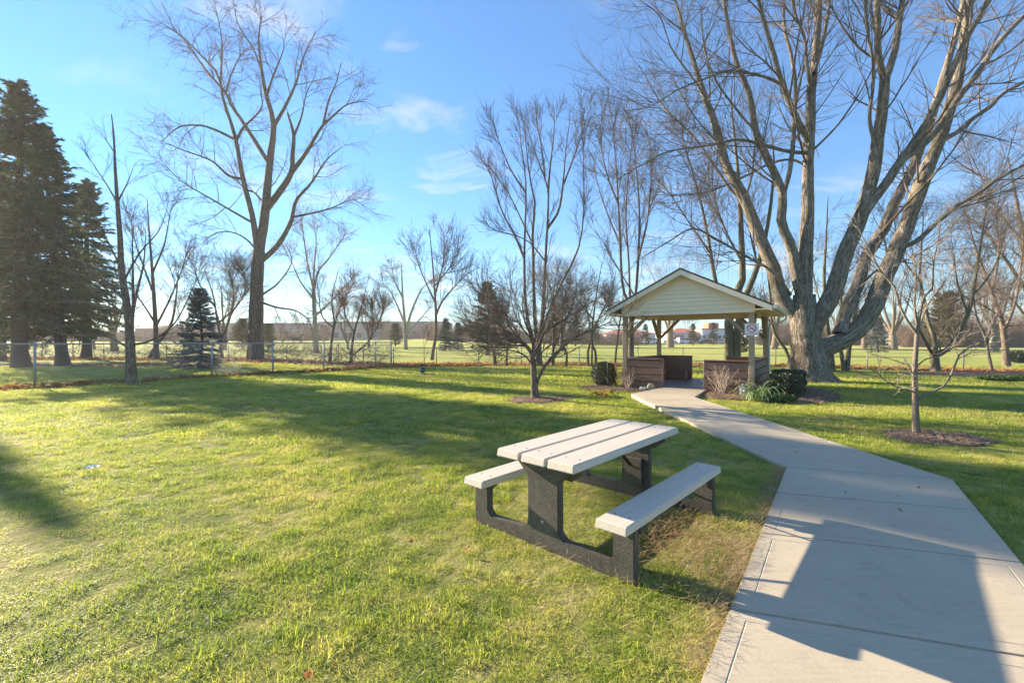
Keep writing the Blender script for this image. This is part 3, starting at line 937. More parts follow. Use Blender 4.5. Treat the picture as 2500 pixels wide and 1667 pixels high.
# ---- slim young tree before the left fence
B3 = G(322, 938); d3 = B3[1]
traced_tree('slim_tree', 'slim straight tree with one leader standing on the lawn against the left fence', B3, d3, [
    ([(321, 938), (319, 880), (317, 821), (312, 759), (297, 666), (294, 589), (287, 501), (281, 408), (278, 331), (272, 279)], 22, 2, 0.2),
    ([(320, 828), (325, 744), (324, 641), (323, 560)], 9, 1.5, -0.5),
    ([(318, 790), (335, 710), (351, 641), (356, 560)], 8, 1.2, 0.9),
    ([(311, 770), (258, 734), (196, 692), (103, 672)], 6, 1, -1.0),
    ([(306, 734), (232, 666), (155, 599), (120, 540)], 6, 1, 0.8),
    ([(297, 656), (258, 579), (222, 501)], 5, 1, -0.7),
    ([(289, 501), (263, 455), (232, 408), (201, 362)], 4, 0.8, 0.4),
    ([(289, 490), (310, 449), (330, 398)], 4, 0.8, -0.4),
    ([(279, 372), (248, 325)], 3, 0.8, 0.3),
    ([(320, 842), (361, 834), (403, 811), (439, 770), (485, 672)], 6, 1, -0.9),
    ([(315, 850), (258, 821), (155, 816), (90, 790)], 5, 1, -1.0),
    ([(311, 768), (248, 749), (170, 734), (77, 744)], 5, 1, 1.0),
    ([(300, 690), (340, 620), (390, 560), (410, 500)], 5, 1, 0.9),
], [(60, 0.5, 1.4, 40, 0.07, 0.08, 7, 4, 0.5, 0.2), (300, 0.25, 0.8, 36, 0.05, 0.10, 5, 3, 0.6, 0.15), (700, 0.12, 0.4, 34, 0.03, 0.1, 3, 3, 0.7, 0.1)],
    'bark_brown', 'twig_dark', 1, 10, 41, 0.012, 1.35)

# ---- two-stemmed tree behind the left fence
B4 = gp(382, 36)
traced_tree('crooked_tree', 'bare tree with a leaning side stem rising between the slim tree and blue spruce', B4, 36, [
    ([(382, 880), (380, 796), (372, 666), (364, 563), (359, 486)], 12, 1.5, 0),
    ([(362, 878), (384, 840), (416, 795), (428, 740), (436, 660)], 9, 1.5, 1),
    ([(379, 800), (410, 740), (440, 670), (462, 600)], 6, 1, -2),
    ([(376, 720), (350, 650), (330, 590), (318, 520)], 5, 1, 2),
    ([(372, 668), (400, 600), (412, 540), (420, 490)], 5, 1, 1.5),
    ([(380, 790), (340, 730), (300, 690)], 5, 1, -2),
], [(60, 1.0, 3.4, 40, 0.06, 0.1, 7, 4, 0.6, 0.15), (400, 0.6, 1.8, 38, 0.04, 0.12, 5, 3, 0.65, 0.15), (1500, 0.3, 0.9, 36, 0.02, 0.12, 4, 3, 0.7, 0.1)],
    'bark_brown', 'twig_dark', 2, 8, 42, 0.02, 1.3)

# ---- pale tree in the park
B5 = gp(771, 50)
traced_tree('birch_tree', 'pale barked tree standing alone in the park right of the tall vine tree', B5, 50, [
    ([(772, 862), (770, 800), (768, 766), (765, 704)], 13, 9, 0),
    ([(765, 704), (751, 643), (742, 582), (736, 530)], 6, 1, -2),
    ([(766, 710), (778, 661), (803, 631), (845, 570)], 7, 1, 1),
    ([(769, 772), (809, 735), (850, 690), (872, 664)], 6, 1, 2),
    ([(764, 700), (768, 640), (772, 590), (765, 540)], 6, 1, 2),
    ([(766, 730), (735, 690), (712, 640), (690, 600)], 5, 1, -2),
], [(70, 1.0, 3.2, 40, 0.06, 0.12, 7, 4, 0.6, 0.1), (420, 0.6, 1.8, 38, 0.03, 0.13, 5, 3, 0.65, 0.15), (1500, 0.3, 0.9, 38, 0.0, 0.12, 4, 3, 0.7, 0.1)],
    'bark_pale', 'twig_pale', 1, 8, 43, 0.02, 1.5)

# ---- the pair left of the lawn tree
B6 = gp(990, 62)
traced_tree('open_tree', 'low open-crowned bare tree left of the brown fence tree, its stems splitting near the ground', B6, 62, [
    ([(991, 846), (988, 800), (987, 771), (983, 723), (980, 643)], 10, 2, 0),
    ([(990, 815), (1005, 760), (1030, 705), (1060, 680)], 8, 1, -2),
    ([(988, 790), (965, 735), (945, 700), (925, 690)], 6, 1, 2),
    ([(984, 730), (962, 680), (955, 640)], 5, 1, 1),
    ([(990, 820), (1020, 785), (1056, 745)], 6, 1, 2),
], [(60, 1.0, 3.2, 44, 0.02, 0.16, 7, 4, 0.6, 0.15), (350, 0.6, 1.8, 40, 0.0, 0.16, 5, 3, 0.65, 0.15), (1200, 0.3, 0.9, 40, 0.0, 0.14, 4, 3, 0.7, 0.1)],
    'bark_pale', 'twig', 1, 8, 44, 0.02, 1.3)
B7 = gp(1054, 36)
traced_tree('brown_tree', 'upright brown tree with a kinked foot and a few clinging leaves at the back fence', B7, 36, [
    ([(1054, 884), (1058, 850), (1064, 819), (1064, 755), (1062, 723), (1056, 640), (1048, 560)], 9, 1.5, 0),
    ([(1064, 770), (1080, 735), (1110, 700), (1150, 660)], 6, 1, -1.5),
    ([(1063, 740), (1040, 690), (1020, 640), (1010, 590)], 5, 1, 1.5),
    ([(1062, 720), (1078, 660), (1085, 610), (1082, 560)], 5, 1, 1),
    ([(1060, 700), (1100, 650), (1125, 600)], 4, 1, -1),
], [(80, 0.9, 2.8, 34, 0.09, 0.09, 7, 4, 0.6, 0.15), (500, 0.5, 1.5, 32, 0.06, 0.1, 5, 3, 0.65, 0.15), (1500, 0.25, 0.8, 32, 0.04, 0.1, 4, 3, 0.7, 0.1)],
    'bark_brown', 'twig_dark', 1, 8, 45, 0.02, 1.2)

# ---- bushy lawn tree with wide fanning crown
d8 = ORN[1]
traced_tree('lawn_tree', 'short bushy bare tree with wide spreading crown in a mulch ring on the lawn', ORN, d8, [
    ([(1307, 977), (1304, 930), (1302, 890), (1298, 865)], 19, 13, 0),
    ([(1298, 866), (1286, 844), (1266, 833), (1246, 829), (1215, 824), (1180, 806)], 9, 1.5, -0.6),
    ([(1298, 862), (1273, 832), (1256, 816), (1240, 785), (1226, 740)], 9, 1.5, 0.5),
    ([(1299, 890), (1284, 870), (1269, 861), (1246, 855), (1215, 854), (1180, 850)], 5, 1, -0.9),
    ([(1302, 868), (1300, 832), (1292, 810), (1280, 780), (1275, 720)], 8, 1.5, -0.6),
    ([(1304, 868), (1322, 826), (1331, 806), (1353, 796), (1399, 767), (1440, 740)], 8, 1.2, 0.5),
    ([(1308, 940), (1324, 905), (1346, 873), (1394, 831), (1426, 812), (1474, 793), (1505, 780)], 9, 1.2, -0.5),
    ([(1304, 870), (1310, 840), (1318, 800), (1330, 760), (1338, 700)], 7, 1.2, 0.8),
    ([(1304, 885), (1325, 858), (1350, 840), (1385, 832)], 5, 1, -0.8),
    ([(1270, 834), (1235, 810), (1200, 780), (1165, 760)], 5, 1, 0.8),
    ([(1258, 818), (1225, 800), (1190, 750), (1180, 710)], 5, 1, -0.6),
    ([(1332, 806), (1355, 770), (1380, 735), (1400, 700)], 5, 1, -0.8),
    ([(1285, 845), (1250, 842), (1190, 836), (1140, 800)], 5, 1, 0.3),
    ([(1298, 830), (1268, 790), (1250, 740), (1245, 690)], 5, 1, 0.9),
], [(140, 0.6, 1.5, 38, 0.06, 0.11, 8, 4, 0.6, 0.15), (1300, 0.28, 0.75, 38, 0.05, 0.14, 5, 3, 0.65, 0.1), (4200, 0.12, 0.36, 36, 0.03, 0.12, 3, 3, 0.75, 0.1)],
    'bark_brown', 'twig', 1, 10, 46, 0.03, 1.35)

# ---- tall fan-shaped tree behind it
B9 = gp(1318, 27)
traced_tree('fan_tree', 'tall grey tree whose upright stems fan out behind the bushy lawn tree', B9, 27, [
    ([(1316, 900), (1314, 850), (1313, 830), (1312, 815)], 18, 16, 0),
    ([(1313, 862), (1294, 805), (1283, 740), (1280, 628), (1282, 557), (1284, 450), (1271, 343), (1266, 290), (1248, 262)], 9, 1, -1.2),
    ([(1312, 850), (1306, 780), (1303, 700), (1302, 628), (1300, 557), (1307, 503), (1293, 432), (1281, 320), (1274, 275)], 11, 1, 0.8),
    ([(1315, 855), (1322, 800), (1327, 736), (1332, 628), (1337, 539), (1339, 468), (1329, 432), (1302, 360), (1284, 300)], 11, 1, -0.5),
    ([(1337, 557), (1364, 514), (1375, 443), (1382, 361), (1391, 300)], 7, 1, 1.5),
    ([(1317, 845), (1330, 790), (1350, 735), (1382, 671), (1411, 611), (1425, 521), (1424, 380), (1423, 280)], 7, 1, -1.5),
    ([(1280, 632), (1257, 575), (1225, 514), (1196, 421), (1164, 379)], 6, 1, 1.5),
    ([(1338, 470), (1344, 400), (1352, 330), (1354, 265)], 6, 1, 1.0),
    ([(1284, 470), (1250, 420), (1220, 350), (1206, 300)], 5, 1, -1.8),
    ([(1302, 600), (1270, 530), (1240, 470), (1190, 400)], 5, 1, 2.0),
    ([(1333, 640), (1290, 590), (1240, 570), (1185, 560)], 4, 1, -1.0),
    ([(1330, 430), (1322, 360), (1311, 300), (1308, 262)], 5, 1, 1.4),
    ([(1376, 450), (1395, 400), (1420, 330), (1432, 290)], 5, 1, -0.8),
], [(150, 0.9, 2.4, 28, 0.07, 0.06, 8, 4, 0.55, 0.15), (1000, 0.45, 1.2, 28, 0.06, 0.07, 6, 3, 0.6, 0.15), (3000, 0.25, 0.8, 30, 0.05, 0.08, 4, 3, 0.7, 0.1)],
    'bark_grey', 'twig_dark', 1, 9, 47, 0.02, 1.35)

# ---- second fan, left of the gazebo roof
B10 = gp(1542, 31)
traced_tree('fan_tree', 'tall thin-stemmed tree standing behind the left post of the gazebo', B10, 31, [
    ([(1542, 890), (1541, 840), (1541, 780), (1538, 740)], 14, 11, 0),
    ([(1538, 745), (1520, 700), (1514, 593), (1507, 450), (1496, 307), (1488, 250)], 8, 1, -1.5),
    ([(1540, 760), (1553, 711), (1561, 521), (1546, 343), (1530, 270)], 8, 1, 1),
    ([(1538, 745), (1535, 640), (1528, 520), (1538, 400), (1545, 300)], 6, 1, 2),
    ([(1556, 640), (1580, 540), (1590, 430), (1585, 330)], 6, 1, -1),
    ([(1516, 600), (1490, 540), (1465, 470), (1448, 400)], 5, 1, 1),
    ([(1510, 500), (1480, 420), (1466, 340), (1470, 280)], 5, 1, -1),
    ([(1548, 720), (1500, 640), (1478, 600), (1450, 560)], 4, 1, -1),
], [(130, 0.9, 2.6, 26, 0.08, 0.06, 8, 4, 0.55, 0.15), (900, 0.45, 1.3, 28, 0.06, 0.07, 6, 3, 0.6, 0.15), (2600, 0.25, 0.8, 30, 0.05, 0.08, 4, 3, 0.7, 0.1)],
    'bark_grey', 'twig_dark', 1, 9, 48, 0.02, 1.3)

# ---- tree right behind the gazebo
B11 = gp(1786, 26)
traced_tree('gazebo_tree', 'mossy twin-trunked tree seen through the gazebo, its stems rising above the roof', B11, 26, [
    ([(1780, 900), (1780, 840), (1779, 783), (1795, 725), (1812, 690), (1808, 536), (1800, 402), (1785, 250), (1790, 180)], 22, 1.5, 0.5),
    ([(1797, 900), (1801, 800), (1816, 735), (1850, 650), (1876, 540), (1890, 400), (1880, 300)], 20, 1.5, -0.8),
    ([(1782, 780), (1750, 700), (1725, 560), (1700, 450), (1670, 350), (1660, 260)], 11, 1.2, 1.2),
    ([(1812, 640), (1770, 560), (1740, 460), (1745, 360)], 6, 1.2, -1.5),
    ([(1806, 520), (1835, 430), (1842, 330), (1835, 250)], 6, 1.2, 1.5),
    ([(1735, 620), (1680, 540), (1640, 480), (1600, 430)], 5, 1, -1.5),
    ([(1850, 650), (1830, 560), (1826, 480)], 5, 1, 1.0),
], [(130, 1.2, 3.2, 32, 0.06, 0.08, 8, 4, 0.55, 0.2), (900, 0.6, 1.7, 32, 0.05, 0.09, 6, 3, 0.6, 0.15), (3000, 0.25, 0.8, 32, 0.03, 0.1, 4, 3, 0.7, 0.1)],
    'bark_moss', 'twig', 2, 9, 49, 0.03, 1.25)

# ---- forked tree at the right fence
B14 = G(2284, 908); d14 = B14[1]
traced_tree('forked_tree', 'low-forking mossy tree with curved limbs at the right fence behind the young tree', B14, d14, [
    ([(2284, 909), (2282, 885), (2281, 866)], 19, 18, 0),
    ([(2283, 867), (2306, 859), (2326, 838), (2347, 803), (2362, 771), (2370, 744), (2376, 717), (2384, 660), (2400, 560), (2410, 480)], 12, 1.2, -1),
    ([(2283, 868), (2284, 838), (2278, 815), (2266, 786), (2258, 740), (2246, 680), (2250, 600), (2255, 520)], 11, 1.2, 1.2),
    ([(2279, 868), (2268, 849), (2253, 822), (2241, 795), (2236, 767), (2232, 738), (2238, 680), (2225, 600)], 8, 1.2, -1.2),
    ([(2364, 768), (2340, 700), (2330, 640), (2320, 560)], 5, 1, 1.2),
    ([(2300, 862), (2290, 830), (2310, 800)], 4, 1, 1),
    ([(2376, 720), (2410, 680), (2440, 620), (2460, 540)], 5, 1, 1),
    ([(2248, 690), (2210, 640), (2190, 580), (2180, 520)], 5, 1, -1),
], [(90, 0.8, 2.4, 36, 0.06, 0.09, 7, 4, 0.55, 0.2), (650, 0.4, 1.3, 34, 0.04, 0.1, 5, 3, 0.6, 0.15), (2000, 0.2, 0.65, 34, 0.03, 0.1, 4, 3, 0.7, 0.1)],
    'bark_moss', 'twig', 1, 9, 50, 0.03, 1.25)

# ---- young pale tree by the path
d15 = SAP[1]
traced_tree('young_tree', 'young pale-barked tree with few upswept branches in a mulch ring right of the path', SAP, d15, [
    ([(2238, 1068), (2236, 1030), (2235, 986), (2233, 913), (2237, 840), (2240, 806)], 14, 9, 0),
    ([(2240, 977), (2261, 961), (2293, 950), (2315, 928), (2333, 888), (2348, 859), (2395, 837), (2439, 808), (2468, 782)], 6, 1, -0.5),
    ([(2332, 892), (2338, 868), (2328, 848), (2320, 845)], 3.5, 1, 0.1),
    ([(2231, 957), (2213, 950), (2184, 942), (2162, 928), (2141, 910), (2120, 896)], 4, 1, -0.3),
    ([(2238, 815), (2224, 797), (2199, 753), (2184, 702), (2148, 659), (2130, 622), (2104, 575), (2085, 530)], 7, 1, 0.3),
    ([(2240, 812), (2246, 768), (2257, 724), (2275, 706), (2279, 641), (2290, 586), (2300, 520)], 7, 1, -0.3),
    ([(2242, 806), (2262, 750), (2280, 722), (2305, 690), (2330, 650)], 5, 1, 0.4),
    ([(2240, 805), (2232, 740), (2236, 680), (2230, 610)], 5, 1, 0.2),
    ([(2234, 905), (2215, 890), (2190, 882), (2160, 872)], 3.5, 1, 0.3),
    ([(2236, 896), (2262, 876), (2300, 868), (2330, 840)], 3.5, 1, -0.3),
    ([(2233, 918), (2222, 900), (2205, 870)], 3, 1, -0.2),
], [(55, 0.2, 0.55, 38, 0.05, 0.10, 6, 4, 0.6, 0.2), (230, 0.10, 0.34, 36, 0.04, 0.12, 4, 3, 0.65, 0.15), (420, 0.05, 0.16, 36, 0.02, 0.1, 3, 3, 0.75, 0.1)],
    'bark_young', 'twig_pale', 1, 10, 51, 0.02, 1.3)

# ---- smaller trees along the back fence, each traced at its own foot
def fence_tree(name, label, px, d, limbs, n=(40, 260, 800), bark='bark_brown', twig='twig_dark', trop=0.06, seed=60, L=1.0):
    b = gp(px, d)
    lim = [([(px + a, y) for a, y in pts], w0, w1, dd) for pts, w0, w1, dd in limbs]
    traced_tree(name, label, b, d, lim, [(n[0], 0.6 * L, 1.9 * L, 36, trop, 0.1, 6, 4, 0.6, 0.2), (n[1], 0.35 * L, 1.1 * L, 36, trop * 0.7, 0.12, 5, 3, 0.65, 0.15), (n[2], 0.15 * L, 0.55 * L, 34, 0.02, 0.12, 3, 3, 0.7, 0.1)],
                bark, twig, 1, 7, seed, 0.03, 1.2)


fence_tree('thin_tree', 'thin double-stemmed tree at the back fence just left of the bushy lawn tree', 1208, 27.5,
           [([(0, 895), (-3, 860), (-8, 830), (-12, 770)], 6, 2, 0), ([(-4, 860), (8, 835), (12, 790), (20, 740)], 4, 1, 1), ([(4, 896), (1, 870), (-3, 858)], 4, 3, 0)], seed=61)
fence_tree('thin_tree', 'single thin crooked stem at the back fence behind the bushy lawn tree', 1236, 27.2,
           [([(0, 896), (2, 860), (6, 830), (2, 780), (8, 720)], 6, 1.5, 0), ([(4, 830), (-14, 790), (-24, 750)], 3, 1, 1)], seed=62)
fence_tree('thin_tree', 'reddish many-stemmed small tree with three legs just left of the round boxwood', 1440, 27.0,
           [([(-4, 897), (-5, 860), (0, 840), (8, 780), (16, 720), (30, 640)], 7, 1.2, 0), ([(4, 897), (5, 860), (4, 830), (-6, 760), (-20, 690)], 6, 1.2, 0.6), ([(16, 897), (12, 850), (2, 832), (20, 780), (50, 720), (64, 660)], 7, 1.2, -0.6), ([(8, 780), (-30, 730), (-60, 680)], 4, 1, 0.6)], bark='bark_moss', seed=63)
fence_tree('thin_tree', 'thin leaning stem at the back fence just left of the gazebo post', 1501, 29,
           [([(0, 884), (4, 850), (10, 800), (18, 750), (22, 690)], 6, 1.5, 0), ([(10, 800), (-12, 760), (-24, 720)], 3, 1, 1)], seed=64)
fence_tree('thin_tree', 'short stump-like crooked tree at the fence right of the bushy lawn tree trunk', 1382, 27,
           [([(0, 893), (2, 866), (-4, 850), (-12, 810), (-6, 760)], 6, 1.5, 0), ([(-8, 836), (10, 800), (24, 770)], 3, 1, 1)], seed=65)
fence_tree('thin_tree', 'twin grey trunks at the fence between the fan tree and the three-legged tree', 1350, 27.4,
           [([(0, 896), (0, 860), (2, 820), (-2, 760), (6, 680)], 9, 1.5, 0), ([(2, 850), (14, 820), (22, 780), (30, 720)], 5, 1, -1)], seed=66)
fence_tree('thin_tree', 'bent slender tree leaning left beside the huge maple trunk', 1926, 25.6,
           [([(0, 899), (-3, 862), (-32, 819), (-42, 783), (-48, 700), (-60, 600)], 9, 1.5, 0), ([(-33, 815), (-50, 780), (-80, 740)], 4, 1, 1)], bark='bark_moss', seed=67)
fence_tree('thicket_tree', 'cluster of brown stems fanning up at the fence just behind the huge maple', 2052, 22.5,
           [([(-20, 906), (-25, 850), (-32, 800), (-40, 700), (-36, 600), (-30, 480)], 14, 1.5, 0), ([(8, 904), (4, 870), (-4, 830), (0, 760), (8, 640)], 10, 1.5, 0.6), ([(16, 904), (20, 860), (26, 820), (44, 720), (60, 600)], 12, 1.5, 1), ([(-30, 800), (-60, 700), (-80, 600)], 5, 1, 1)], n=(80, 500, 1500), bark='bark_moss', twig='twig', seed=68, L=1.3)
fence_tree('thin_tree', 'thin pale leaning tree at the right fence beside the forked tree', 2423, 22.3,
           [([(0, 908), (-9, 868), (-17, 824), (-38, 776), (-46, 720), (-40, 640)], 7, 1.5, 0), ([(-18, 822), (10, 770), (30, 700)], 4, 1, 1)], bark='bark_grey', twig='twig', seed=69)
fence_tree('tangled_tree', 'vine-tangled tree with drooping limbs near the right edge of the park fence', 2458, 27,
           [([(0, 894), (-4, 843), (-14, 776), (-42, 700), (-78, 600), (-100, 520)], 14, 1.5, 0), ([(-8, 810), (20, 740), (36, 640), (42, 540)], 8, 1.5, 1), ([(-14, 776), (-50, 750), (-110, 720)], 6, 1, -1), ([(-36, 710), (-20, 620), (-24, 520), (-10, 440)], 6, 1, 1)], n=(110, 800, 2400), twig='twig', seed=70, L=1.5, trop=0.0)
fence_tree('large_tree', 'big grey tree at the right edge with wide limbs over the fence', 2520, 34,
           [([(0, 885), (-4, 800), (-8, 700), (-20, 600), (-40, 480), (-60, 380)], 22, 2, 0), ([(-8, 720), (-60, 640), (-120, 560), (-170, 520)], 10, 1.2, -2), ([(-10, 680), (20, 560), (0, 420), (-10, 320)], 10, 1.5, 1.5), ([(-24, 590), (-80, 520), (-120, 440), (-150, 380)], 8, 1, 2), ([(-4, 790), (-50, 730), (-100, 700)], 7, 1, -1)], n=(130, 900, 2800), twig='twig', bark='bark_grey', seed=71, L=1.9)
fence_tree('knotty_tree', 'small brown bush-like tree with forked stems at the back fence left of the open tree', 905, 30,
           [([(-48, 884), (-46, 850), (-40, 810), (-26, 760), (-10, 700)], 8, 1.5, 0), ([(-46, 868), (-20, 848), (0, 825), (6, 780), (2, 730)], 5, 1.2, -0.5), ([(-40, 815), (-62, 770), (-70, 720)], 4, 1, 1), ([(0, 825), (20, 790), (36, 740)], 4, 1, 1)], n=(90, 600, 1600), twig='twig_red', seed=72, L=1.1)
fence_tree('leaning_tree', 'reddish forked tree beside the pale birch at the back fence', 806, 31.5,
           [([(0, 886), (2, 850), (6, 815), (10, 785), (4, 730), (20, 660)], 7, 1.5, 0), ([(6, 815), (18, 770), (34, 730), (60, 690)], 4, 1, 1), ([(8, 800), (-20, 770), (-30, 700)], 4, 1, -1)], n=(50, 350, 900), twig='twig_red', seed=73)
fence_tree('scrub_tree', 'low spreading scrub tree filling the gap between blue spruce and vine-wrapped trunk', 560, 36,
           [([(-18, 880), (-22, 830), (-30, 780), (-40, 720), (-60, 660)], 8, 1.5, 0), ([(-22, 830), (0, 780), (10, 720), (0, 660)], 6, 1.5, 1), ([(-28, 790), (20, 745), (40, 700), (30, 650)], 5, 1, -1), ([(-34, 750), (-70, 700), (-90, 640)], 5, 1, 1)], n=(120, 800, 2400), twig='twig', seed=74, L=1.5, trop=0.03)
fence_tree('small_sapling', 'bare whip of a sapling beside the blue garden sign on the lawn', 1036, YS[1],
           [([(0, 916), (-0.5, 880), (-1, 840), (-2, 795)], 1.8, 0.7, 0), ([(-0.5, 850), (6, 830), (10, 810)], 0.9, 0.5, 0.1)], n=(16, 30, 40), twig='twig', seed=75, L=0.3)

# ---- farther bare trees of the park: a few kinds, each standing where the photograph has one
LV = [(60, 0.12, 0.30, 38, 0.05, 0.12, 6, 4, 0.6, 0.2), (420, 0.06, 0.16, 36, 0.03, 0.13, 4, 3, 0.65, 0.15), (1500, 0.03, 0.08, 36, 0.02, 0.12, 3, 3, 0.7, 0.1)]
AT = [auto_meshes(101, 14, 0.46, 6, 0.36, LV, 'bark_young', 'twig_pale', 0.2),
      auto_meshes(102, 13, 0.32, 5, 0.28, LV, 'bark_grey', 'twig', 0.25),
      auto_meshes(103, 15, 0.42, 7, 0.32, LV, 'bark_brown', 'twig', 0.18),
      auto_meshes(104, 8, 0.16, 5, 0.42, LV, 'bark_brown', 'twig_dark', 0.12)]
FAR = [
    ('park_tree', 0, 1636, 84, 1.25, 'stout pale trunk far off in the park, framed by the gazebo posts'),
    ('park_tree', 1, 1686, 118, 0.6, 'slender far tree before the orange-roofed plaza inside the gazebo frame'),
    ('park_tree', 0, 2182, 70, 1.0, 'pale wide tree in the park between the huge maple and young tree'),
    ('park_tree', 2, 2110, 74, 0.9, 'clustered pale stems far behind the lowest limb of the huge maple'),
    ('park_tree', 0, 2425, 62, 0.95, 'pale far tree right of the rounded evergreen'),
    ('park_tree', 2, 2340, 85, 1.05, 'far tree half hidden behind the rounded evergreen'),
    ('park_tree', 1, 2040, 95, 0.85, 'far tree glimpsed between limbs of the huge maple'),
    ('park_tree', 1, 1370, 60, 0.95, 'mid-distance tree right behind the fan of the tall grey tree'),
    ('park_tree', 3, 690, 78, 0.7, 'thin dark far tree just right of the vine-wrapped trunk'),
    ('park_tree', 3, 735, 95, 0.9, 'far low tree before the long grey building'),
    ('park_tree', 2, 280, 55, 0.75, 'far tree tangled behind the slim lawn tree'),
    ('park_tree', 1, 450, 66, 0.6, 'far tree seen above the blue spruce'),
    ('park_tree', 2, 545, 58, 0.7, 'brownish far tree left of the vine-wrapped trunk'),
    ('park_tree', 3, 850, 60, 1.0, 'bushy far tree behind the leaning fence trees'),
    ('park_tree', 3, 900, 66, 1.05, 'brown far tree before the grey building left of the open tree'),
    ('park_tree', 2, 1890, 72, 1.0, 'far tree just behind the right gable corner of the gazebo'),
    ('park_tree', 3, 2215, 92, 1.0, 'small far tree by the dark houses on the right'),
    ('park_tree', 3, 230, 62, 1.0, 'scrubby far tree behind the spruces'),
]
for i, (nm, k, px, d, s, lab) in enumerate(FAR):
    place_tree(AT[k], nm, lab, gp(px, d) - np.array([0, 0, 0.05]), s, i * 1.7, 'bare trees scattered over the park')


# ---- conifers
def conifer_meshes(seed, H, rad, z0, needle, bark, nbr=300, nsub=11, ncard=12, droop=0.35, clen=0.11, cw=0.02, r0=0.3, power=0.8, up=0.0, hang=0.35):
    rng = np.random.default_rng(seed)
    TA = Acc()
    zz = np.linspace(-0.15, H, 16)
    TA.tubes(np.stack([np.cumsum(rng.normal(0, 0.02, 16)), np.cumsum(rng.normal(0, 0.02, 16)), zz], -1)[None], (r0 * (1 - np.clip(zz / H, 0, 1)) ** 0.85 + 0.015)[None] * np.where(zz < 0.4, 1.35, 1.0)[None], 10, 0.04, rng)
    z = z0 + (H * 0.985 - z0) * rng.random(nbr) ** 0.85
    ph = rng.uniform(0, 6.28, nbr)
    u = (z - z0) / (H - z0)
    zone = 0.62 + 0.38 * np.sin(ph * 2 + z * 1.7 + 1.0) * np.sin(ph * 3 - z * 2.3)
    L = (0.7 + 0.45 * zone) * rad * (1 - u) ** power * rng.uniform(0.42, 1.12, nbr) * (0.72 + 0.28 * np.clip(u / 0.12, 0, 1)) + 0.12
    K = 7
    t = np.linspace(0, 1, K)
    dirv = np.stack([np.cos(ph), np.sin(ph)], -1)
    upv = np.interp(u, [0, 0.6, 1.0], [-0.15 + up, 0.15 + up, 1.0])
    X = dirv[:, None, :] * (L[:, None] * t)[..., None]
    Zb = z[:, None] + L[:, None] * (upv[:, None] * t - droop * (1 - u)[:, None] * (t ** 1.6 - 0.55 * t ** 3))
    P = np.concatenate([X, Zb[..., None]], -1) + rng.normal(0, 0.02, (nbr, K, 3)) * t[None, :, None] * L[:, None, None]
    R = (0.006 + 0.011 * L)[:, None] * np.linspace(1, 0.25, K)
    BA = Acc(); BA.tubes(P, R, 4)
    TA.V += BA.V; TA.B += BA.B; TA.Q += [q + TA.n for q in BA.Q]; TA.n += BA.n
    # side shoots
    n = nbr * nsub
    i = np.repeat(np.arange(nbr), nsub)
    tt = 0.18 + 0.82 * rng.random(n) ** 0.8
    f = tt * (K - 1); k = np.minimum(f.astype(int), K - 2); fr = (f - k)[:, None]
    pos = P[i, k] * (1 - fr) + P[i, k + 1] * fr
    tan = unit(P[i, k + 1] - P[i, k])
    side = unit(np.cross(tan, np.array([0, 0, 1.0]))) * np.where(rng.random(n) < 0.5, -1, 1)[:, None]
    sl = (0.16 + 0.34 * L[i] * (1.05 - tt)) * rng.uniform(0.5, 1.2, n)
    d = unit(side * rng.uniform(0.4, 1.0, n)[:, None] + tan * 0.75 + np.stack([np.zeros(n), np.zeros(n), rng.normal(-hang, 0.2, n)], -1))
    # needle sprays along the shoots
    m = n * ncard
    j = np.repeat(np.arange(n), ncard)
    s = rng.random(m)
    C = pos[j] + d[j] * (sl[j] * s)[:, None] + np.array([0, 0, -1.0]) * (hang * 0.35 * sl[j] * s ** 2)[:, None]
    A = unit(d[j] + rng.normal(0, 0.42, (m, 3))) * (clen * rng.uniform(0.6, 1.3, m))[:, None]
    Bv = unit(np.cross(A, rng.standard_normal((m, 3)))) * (cw * rng.uniform(0.7, 1.3, m))[:, None]
    CA = Acc(); CA.cards(C, A, Bv)
    return TA.mesh('trunk', M[bark]), CA.mesh('crown', M[needle], smooth=False)


SPR = conifer_meshes(201, 15.8, 3.7, 2.6, 'needle', 'bark_spruce', 430, 13, 13, 0.42, 0.15, 0.027, 0.34, 0.74)
SPR2 = conifer_meshes(202, 15.5, 3.6, 2.2, 'needle', 'bark_spruce', 430, 13, 13, 0.48, 0.15, 0.027, 0.32, 0.74)
spr_spots = [
    (SPR, 48, 25.6, 1.06, 0.4, 'tallest dark spruce at the left edge with a thick bare lower trunk'),
    (SPR2, 152, 28.2, 1.0, 0.0, 'dark spruce with reddish trunk just right of the edge spruce'),
    (SPR, 212, 36.5, 0.95, 3.6, 'dark spruce set farther back, its grey trunk right of the reddish one'),
    (SPR2, 2, 35.0, 1.0, 4.4, 'spruce behind the edge spruce, its trunk cut by the left picture edge'),
]
spr_spots.append((SPR2, -300, 20.5, 0.74, 1.1, 'smaller dark spruce just beyond the left picture edge, its shadow tip on the near lawn'))
for me, px, d, s, rz, lab in spr_spots:
    sp_ = place_tree(me, 'spruce_tree', lab, gp(px, d), s if px > -100 else 0.33, rz, 'dark spruces in the left corner', s if px > -100 else 0.67, cat='spruce')
    if px == 152: sp_.rotation_euler = (0, -0.085, 0)
BLU = conifer_meshes(203, 4.4, 1.6, 0.15, 'needle_blue', 'bark_spruce', 230, 10, 14, 0.12, 0.08, 0.019, 0.08, 0.85, 0.05, 0.12)
